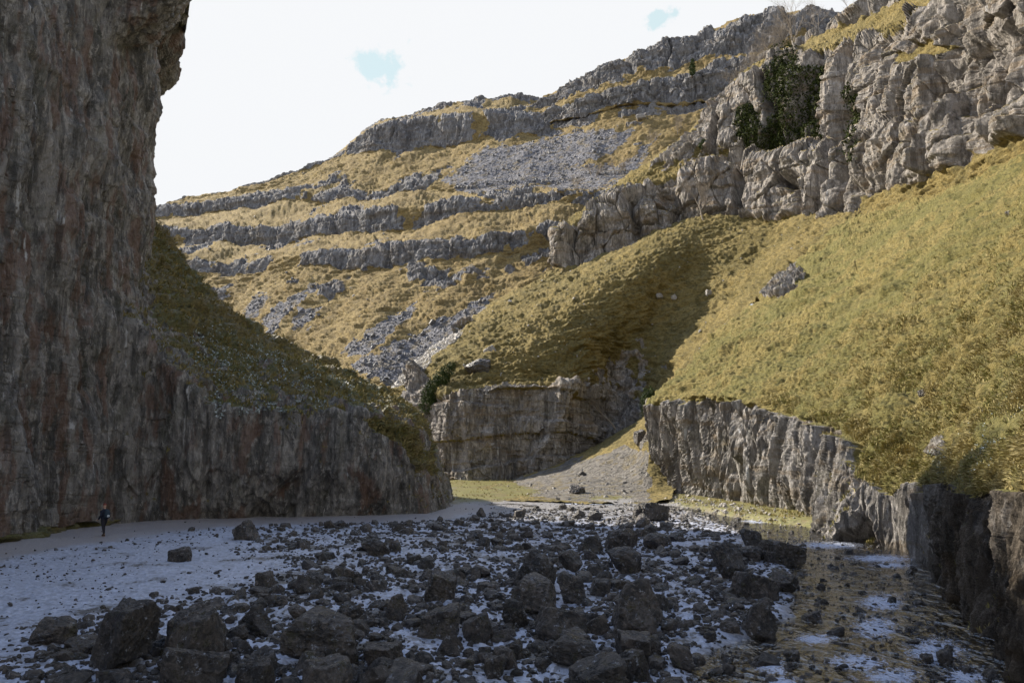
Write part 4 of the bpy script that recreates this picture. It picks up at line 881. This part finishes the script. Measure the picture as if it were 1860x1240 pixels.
# ---------------------------------------------------------------- trees
def tube(V, F, p, q, r0, r1, sides=4):
    d = (q-p); L = d.length
    if L < 1e-5: return
    d = d/L; u = d.orthogonal().normalized(); v = d.cross(u); o = len(V)
    for (c, r) in ((p, r0), (q, r1)):
        for k in range(sides):
            a = 2*math.pi*k/sides; V.append((c+(u*math.cos(a)+v*math.sin(a))*r)[:])
    for k in range(sides): F.append((o+k, o+(k+1) % sides, o+sides+(k+1) % sides, o+sides+k))
def grow(V, F, p, d, L, r, depth, R_, up=.12, spread=.55, kids=3):
    n = 3; q = p
    for s in range(n):
        d2 = (d+Vector((R_.gauss(0, .16), R_.gauss(0, .16), up+R_.gauss(0, .1)))).normalized(); nx = q+d2*(L/n)
        r2 = r*(1-.38*(s+1)/n); tube(V, F, q, nx, r*(1-.38*s/n), r2, 5 if depth > 2 else 3); 
        if depth > 0 and (s > 0 or depth < 3):
            for _ in range(kids if s == n-1 else max(1, kids-1)):
                a = d2.orthogonal().normalized(); a.rotate(__import__('mathutils').Quaternion(d2, R_.uniform(0, 6.28)))
                grow(V, F, nx, (d2+a*R_.uniform(.5, 1.2)*spread*1.6).normalized(), L*R_.uniform(.5, .75), r2*.6, depth-1, R_, up, spread, kids)
        q = nx; d = d2
def plainmat(name, a, b2):
    m, t, b, out = new_mat(name); pos = t.node('ShaderNodeNewGeometry').outputs['Position']
    t.l.new(t.mix(t.noise(pos, 3, 4), a, b2), b.inputs['Base Color']); b.inputs['Roughness'].default_value = .9; return m
M_bark = plainmat('pale_bark', (.16, .13, .10), (.30, .26, .21)); M_barkd = plainmat('dark_bark', (.07, .05, .035), (.13, .10, .07))
def bare_tree(base, h, seed, label, lean=(0, 0), depth=4, kids=3, spread=.5, stems=1, r=.02, mat_=None, name='bare_tree', cat='tree', group=None):
    R_ = random.Random(seed); e = bpy.data.objects.new(name, None); COL.objects.link(e); e.location = base
    e['label'] = label; e['category'] = cat; e['kind'] = 'thing'
    if group: e['group'] = group
    V, F = [], []; tv, tf = [], []
    for s in range(stems):
        d = Vector((lean[0]+R_.gauss(0, .1+.25*(stems > 1)), lean[1]+R_.gauss(0, .1), 1)).normalized(); p = Vector((R_.gauss(0, .3*(stems > 1)), 0, -.4))
        q = p; L = h*.38
        for k in range(3):
            nx = q+d*(L/3); tube(tv, tf, q, nx, h*r*(1-.15*k), h*r*(.85-.15*k), 6); q = nx; d = (d+Vector((R_.gauss(0, .1), R_.gauss(0, .1), 0))).normalized()
            if k > 0:
                for _ in range(2):
                    a = Vector((R_.gauss(0, 1), R_.gauss(0, 1), .5)).normalized(); grow(V, F, q, (d*.6+a*.8).normalized(), h*.28, h*r*.4, depth-1, R_, .10, spread, kids)
        grow(V, F, q, d, h*.34, h*r*.6, depth, R_, .10, spread, kids)
    for nm_, v_, f_ in (('trunk', tv, tf), ('branches', V, F)):
        link(nm_, mesh_from(nm_, np.array(v_), np.array(f_), mat_ or M_bark), e)
    return e
def at_(name, px, py): return nearest(name, px, py)[0]
bare_tree(at_('grass_slope', 1276, 400), 10.5, 3, 'bare pale tree at the crest of the ridge against the crag', lean=(-.25, 0), depth=4)
bare_tree(P(1118, 775, 131), 8.5, 5, 'bare tree spreading left over the dark recess beside the central block', lean=(-.55, 0), depth=4)
gs = 'bare shrubs on the hillside'
for i, (nm, px, py, hh, lab) in enumerate([('hillside', 1180, 262, 6, 'bare grey shrub on the golden slope right of the scree'), ('hillside', 1230, 240, 7, 'bare shrub on the golden slope close to the crag'),
        ('hillside', 1075, 322, 6, 'bare shrub at the foot of the large scree'), ('hillside', 1120, 312, 6.5, 'bare shrub on the scree left of the crag'), ('hillside', 1045, 345, 4.5, 'low bare shrub between the scars below the scree')]):
    bare_tree(at_(nm, px, py), hh, 20+i, lab, depth=3, stems=3, spread=.7, r=.014, name='bare_shrub', cat='shrub', group=gs)
for i, (px, py, Y, hh, lab) in enumerate([(1350, 190, 205, 10, 'bare bushy tree left of the ivy in front of the upper scar'), (1385, 160, 206, 12, 'bare bushy tree just left of the ivy top'), (1425, 120, 205, 13, 'bare bushy tree rising behind the ivy top')]):
    bare_tree(P(px, py, Y), hh, 40+i, lab, depth=4, stems=3, spread=.7, r=.014, group='bare trees behind the crag')
for i, (px, py, Y, hh, lab) in enumerate([(1443, 110, 200, 19, 'tall thin bare tree left one of three against the sky'), (1486, 68, 192, 12, 'thin bare tree middle one of three against the sky'), (1546, 40, 180, 8, 'thin bare tree right one of three against the sky')]):
    bare_tree(P(px, py, Y), hh, 50+i, lab, depth=3, spread=.4, r=.014, group='bare trees on the skyline')
M_yew = leaf_mat('yew_leaves', [(.018, .035, .010), (.035, .055, .015), (.06, .08, .02)], .6)
def bush(base, blobs, seed, label, n=5000, leaf=.22, name='yew_tree', cat='tree', mat_=None):
    R_ = np.random.default_rng(seed); e = bpy.data.objects.new(name, None); COL.objects.link(e); e.location = base; e['label'] = label; e['category'] = cat; e['kind'] = 'thing'
    P_, D_ = [], []; tot = sum(b[3]**2 for b in blobs)
    for (x, y, z_, r) in blobs:
        k = int(n*r*r/tot); d = R_.normal(size=(k, 3)); d /= np.linalg.norm(d, axis=1)[:, None]
        lump = 1+fbm(d[:, 0]*2.2+seed, d[:, 1]*2.2+x, d[:, 2]*2.2+z_, 3)*.55; P_.append(np.array([x, y, z_])+d*(r*lump*R_.uniform(.55, 1.0, k)**.5)[:, None]); D_.append(d)
    link('crown', leaves(np.concatenate(P_), np.concatenate(D_), R_.uniform(.5, 1, len(np.concatenate(P_)))*leaf, mat_ or M_yew, 'crown', .4), e)
    tv, tf = [], []; tp = max(blobs, key=lambda b: b[2]); tube(tv, tf, Vector((0, 0, -.6)), Vector(tp[:3])*.5, leaf*1.3, leaf*.8, 7); tube(tv, tf, Vector(tp[:3])*.5, Vector(tp[:3]), leaf*.8, leaf*.3, 6)
    link('trunk', mesh_from('trunk', np.array(tv), np.array(tf), M_barkd), e)
b0 = Vector(P(778, 745, 131))
bush(b0, [(0, 0, 1., 1.6), (.5, 0, 2.6, 1.7), (1.4, 0, 4.0, 1.7), (2.2, 0, 5.3, 1.4), (3.0, 0, 6.5, 1.1), (3.7, 0, 7.5, .7)], 1, 'dark green yew leaning right in the gap beside the central block', 9000, .16)
b0 = Vector(P(1176, 752, 107)); bush(b0, [(0, 0, .7, .9), (.2, 0, 1.7, 1.15), (.3, 0, 2.7, .9)], 2, 'dark rounded yew bush at the left end of the fluted cliff', 4000, .12)
b0 = at_('upper_scar', 1256, 145); bush(b0, [(0, -1, 1., 1.0), (.1, -1, 2.6, 1.1), (.2, -1, 4.3, .8), (.2, -1, 5.6, .5)], 4, 'narrow dark conifer growing on the ledge of the upper scar', 2200, .22, name='juniper_tree')
b0 = at_('limestone_crag', 1275, 278); bush(b0, [(0, -1, .6, .9), (.4, -1, 1.6, .7)], 6, 'small dark bush at the left shoulder of the crag', 900, .2, name='bush', cat='bush')
b0 = at_('limestone_crag', 1296, 200); bush(b0, [(0, -.5, .5, .7), (.4, -.5, 1.3, .5)], 7, 'small dark bush on the left edge of the crag', 700, .2, name='bush', cat='bush')

# ---------------------------------------------------------------- the walker at the foot of the left cliff
def solidcol(name, c, rough=.8):
    m, t, b, out = new_mat(name); pos = t.node('ShaderNodeNewGeometry').outputs['Position']
    t.l.new(t.mix(t.noise(pos, 12, 4), tuple(v*.75 for v in c), tuple(v*1.2 for v in c)), b.inputs['Base Color']); b.inputs['Roughness'].default_value = rough; b.inputs['Specular IOR Level'].default_value = .5 if rough < .55 else .12; return m
def ring_tube(path, sides=12):
    """one continuous surface through (x, y, z, rx, ry) stations"""
    V, F = [], []
    for i, (x, y, z_, rx, ry) in enumerate(path):
        for k in range(sides): a = 2*math.pi*k/sides; V.append((x+rx*math.cos(a), y+ry*math.sin(a), z_))
    for i in range(len(path)-1):
        for k in range(sides): F.append((i*sides+k, i*sides+(k+1) % sides, (i+1)*sides+(k+1) % sides, (i+1)*sides+k))
    F.append(tuple(range(sides))[::-1]); F.append(tuple((len(path)-1)*sides+k for k in range(sides))); return V, F
def limb(pts, sides=10):
    V, F = [], []; n = len(pts)
    for i, (p, r) in enumerate(pts):
        p = Vector(p); d = (Vector(pts[min(i+1, n-1)][0])-Vector(pts[max(i-1, 0)][0])).normalized(); u = d.cross(Vector((0, 1, 0.01))).normalized(); v = d.cross(u)
        for k in range(sides): a = 2*math.pi*k/sides; V.append((p+(u*math.cos(a)+v*math.sin(a))*r)[:])
    for i in range(n-1):
        for k in range(sides): F.append((i*sides+k, i*sides+(k+1) % sides, (i+1)*sides+(k+1) % sides, (i+1)*sides+k))
    F.append(tuple(range(sides))[::-1]); F.append(tuple((n-1)*sides+k for k in range(sides))); return V, F
def poly_obj(name, parts_, mat_, parent=None, sub=1, remesh=None):
    V, F = [], []
    for v, f in parts_: o_ = len(V); V += [tuple(q) for q in v]; F += [tuple(i+o_ for i in g) for g in f]
    me = bpy.data.meshes.new(name); me.from_pydata(V, [], F); me.materials.append(mat_)
    for p in me.polygons: p.use_smooth = True
    o = link(name, me, parent)
    if remesh: md = o.modifiers.new('remesh', 'REMESH'); md.mode = 'VOXEL'; md.voxel_size = remesh; md.use_smooth_shade = True; sm = o.modifiers.new('smooth', 'SMOOTH'); sm.iterations = 3
    elif sub: md = o.modifiers.new('subd', 'SUBSURF'); md.levels = md.render_levels = sub
    return o
M_skin = solidcol('skin', (.42, .27, .20), .6); M_jkt = solidcol('navy_jacket', (.018, .022, .035)); M_trs = solidcol('dark_trousers', (.025, .024, .030)); M_hat = solidcol('maroon_hat', (.16, .05, .04)); M_bag = solidcol('rucksack_cloth', (.03, .045, .06)); M_bagp = solidcol('rucksack_patch', (.35, .38, .42)); M_boot = solidcol('boots', (.06, .04, .025))
def fingers(w_, d, side):
    out_ = []
    for k, (ln, off) in enumerate(((.068, -.030), (.078, -.010), (.072, .010), (.056, .029))):
        b = Vector(w_)+d*.085+Vector((0, off, 0)); k1 = b+(d+Vector((-.35*side, 0, 0)))*ln*.5; k2 = k1+(d+Vector((-1.0*side, 0, .25)))*ln*.42
        out_.append(limb([(b, .009), (k1, .0085), (k2, .0065)], 6))
    b = Vector(w_)+d*.03+Vector((0, -.038, 0)); out_.append(limb([(b, .011), (b+d*.03+Vector((-.01*side, -.022, 0)), .010), (b+d*.06+Vector((-.02*side, -.026, 0)), .008)], 6)); return out_
gp = G(187, 974); gz = float(ground_z(np.array([gp[0]]), np.array([gp[1]]), False)[0][0])
# local frame: faces -x (walking left along the cliff); y is across the body
legs = [((-.02, .10), (-.16, .11), (-.10, .11)), ((.02, -.10), (.10, -.10), (.22, -.10))]
def legpts(hip, knee, foot, s=1.0): return [((hip[0], hip[1], .90), .095*s), ((hip[0]*.6+knee[0]*.4, hip[1], .72), .088*s), ((knee[0], knee[1], .50), .062*s), ((knee[0]*.5+foot[0]*.5, knee[1], .32), .058*s), ((foot[0], foot[1], .09), .042*s)]
def foot(f, s=1.0): return ring_tube([(f[0]-.05, f[1], -.0, .14*s, .05*s), (f[0]-.05, f[1], .04, .135*s, .05*s), (f[0]-.02, f[1], .08, .085*s, .047*s), (f[0], f[1], .14, .052*s, .048*s)])
torso = [(0, 0, .84, .10, .15), (0, 0, .95, .115, .165), (.01, 0, 1.08, .105, .15), (0, 0, 1.22, .12, .18), (0, 0, 1.36, .115, .20), (-.01, 0, 1.43, .085, .15), (-.02, 0, 1.47, .055, .06), (-.03, 0, 1.53, .052, .055)]
head = [(-.04, 0, 1.50, .035, .03), (-.055, 0, 1.53, .075, .055), (-.05, 0, 1.58, .092, .070), (-.045, 0, 1.64, .098, .076), (-.04, 0, 1.70, .092, .074), (-.035, 0, 1.745, .055, .045), (-.035, 0, 1.755, .02, .02)]
nose = limb([((-.135, 0, 1.635), .010), ((-.155, 0, 1.605), .015), ((-.135, 0, 1.595), .010)], 6)
ears = [limb([((-.03, s_*.07, 1.63), .02), ((-.03, s_*.085, 1.63), .014)], 6) for s_ in (1, -1)]
armL = [((0, .20, 1.38), .055), ((.03, .25, 1.12), .045), ((-.12, .23, .93), .036), ((-.16, .225, .88), .028)]; armR = [((0, -.20, 1.38), .055), ((.05, -.24, 1.12), .045), ((-.10, -.25, .96), .036), ((-.15, -.25, .93), .028)]
handd = Vector((-.7, 0, -.7)).normalized(); palms = [limb([((-.16, .225, .88), .028), (Vector((-.16, .225, .88))+handd*.05, .038), (Vector((-.16, .225, .88))+handd*.09, .036)], 8), limb([((-.15, -.25, .93), .028), (Vector((-.15, -.25, .93))+handd*.05, .038), (Vector((-.15, -.25, .93))+handd*.09, .036)], 8)]
body = poly_obj('person', [ring_tube(torso), ring_tube(head), nose, limb(armL), limb(armR)]+ears+palms+fingers((-.16, .225, .88), handd, 1)+fingers((-.15, -.25, .93), handd, -1)+[limb(legpts(*l)) for l in legs]+[foot(l[2], .95) for l in legs], M_skin, remesh=.009)
body['label'] = 'walker in dark clothes with a rucksack at the foot of the left cliff'; body['category'] = 'person'; body['kind'] = 'thing'
jt = [(x, y, z_, rx+.022, ry+.022) for x, y, z_, rx, ry in torso[:6]]+[(-.02, 0, 1.475, .075, .08)]
poly_obj('jacket', [ring_tube(jt), limb([(p, r+.02) for p, r in armL]), limb([(p, r+.02) for p, r in armR])], M_jkt, body, remesh=.014)
poly_obj('trousers', [ring_tube([(0, 0, .80, .10, .16), (0, 0, .90, .125, .175), (0, 0, .98, .12, .17)])]+[limb(legpts(*l, 1.22)) for l in legs], M_trs, body, remesh=.014)
for l in legs: poly_obj('boot', [foot(l[2], 1.08)], M_boot, body)
poly_obj('hat', [ring_tube([(-.04, 0, 1.665, .112, .090), (-.04, 0, 1.70, .112, .092), (-.035, 0, 1.76, .085, .07), (-.03, 0, 1.79, .03, .03)])], M_hat, body)
poly_obj('eye', [limb([((-.132, .03, 1.645), .010), ((-.140, .03, 1.645), .006)], 8)], M_trs, body); poly_obj('eye', [limb([((-.132, -.03, 1.645), .010), ((-.140, -.03, 1.645), .006)], 8)], M_trs, body)
poly_obj('mouth', [limb([((-.128, -.02, 1.567), .005), ((-.134, 0, 1.566), .006), ((-.128, .02, 1.567), .005)], 6)], M_hat, body)
bag = poly_obj('rucksack', [ring_tube([(.24, 0, .98, .11, .15), (.25, 0, 1.02, .13, .17), (.24, 0, 1.22, .13, .17), (.21, 0, 1.40, .10, .14), (.19, 0, 1.46, .05, .08)])], M_bag); bag['category'] = 'rucksack'; bag['label'] = 'dark blue rucksack with a pale patch on the back of the walker'; bag['kind'] = 'thing'
poly_obj('pocket', [ring_tube([(.36, -.02, 1.02, .03, .08), (.37, -.02, 1.08, .035, .09), (.36, -.02, 1.17, .03, .08)])], M_bagp, bag)
for s_ in (1, -1): poly_obj('strap', [limb([((.14, s_*.10, 1.02), .014), ((-.10, s_*.13, 1.12), .014), ((-.13, s_*.12, 1.30), .014), ((-.03, s_*.11, 1.46), .014), ((.14, s_*.09, 1.42), .014)], 6)], M_bag, bag)
for o in (body, bag): o.location = (gp[0], gp[1], gz+.01); o.rotation_euler = (0, 0, -.5)
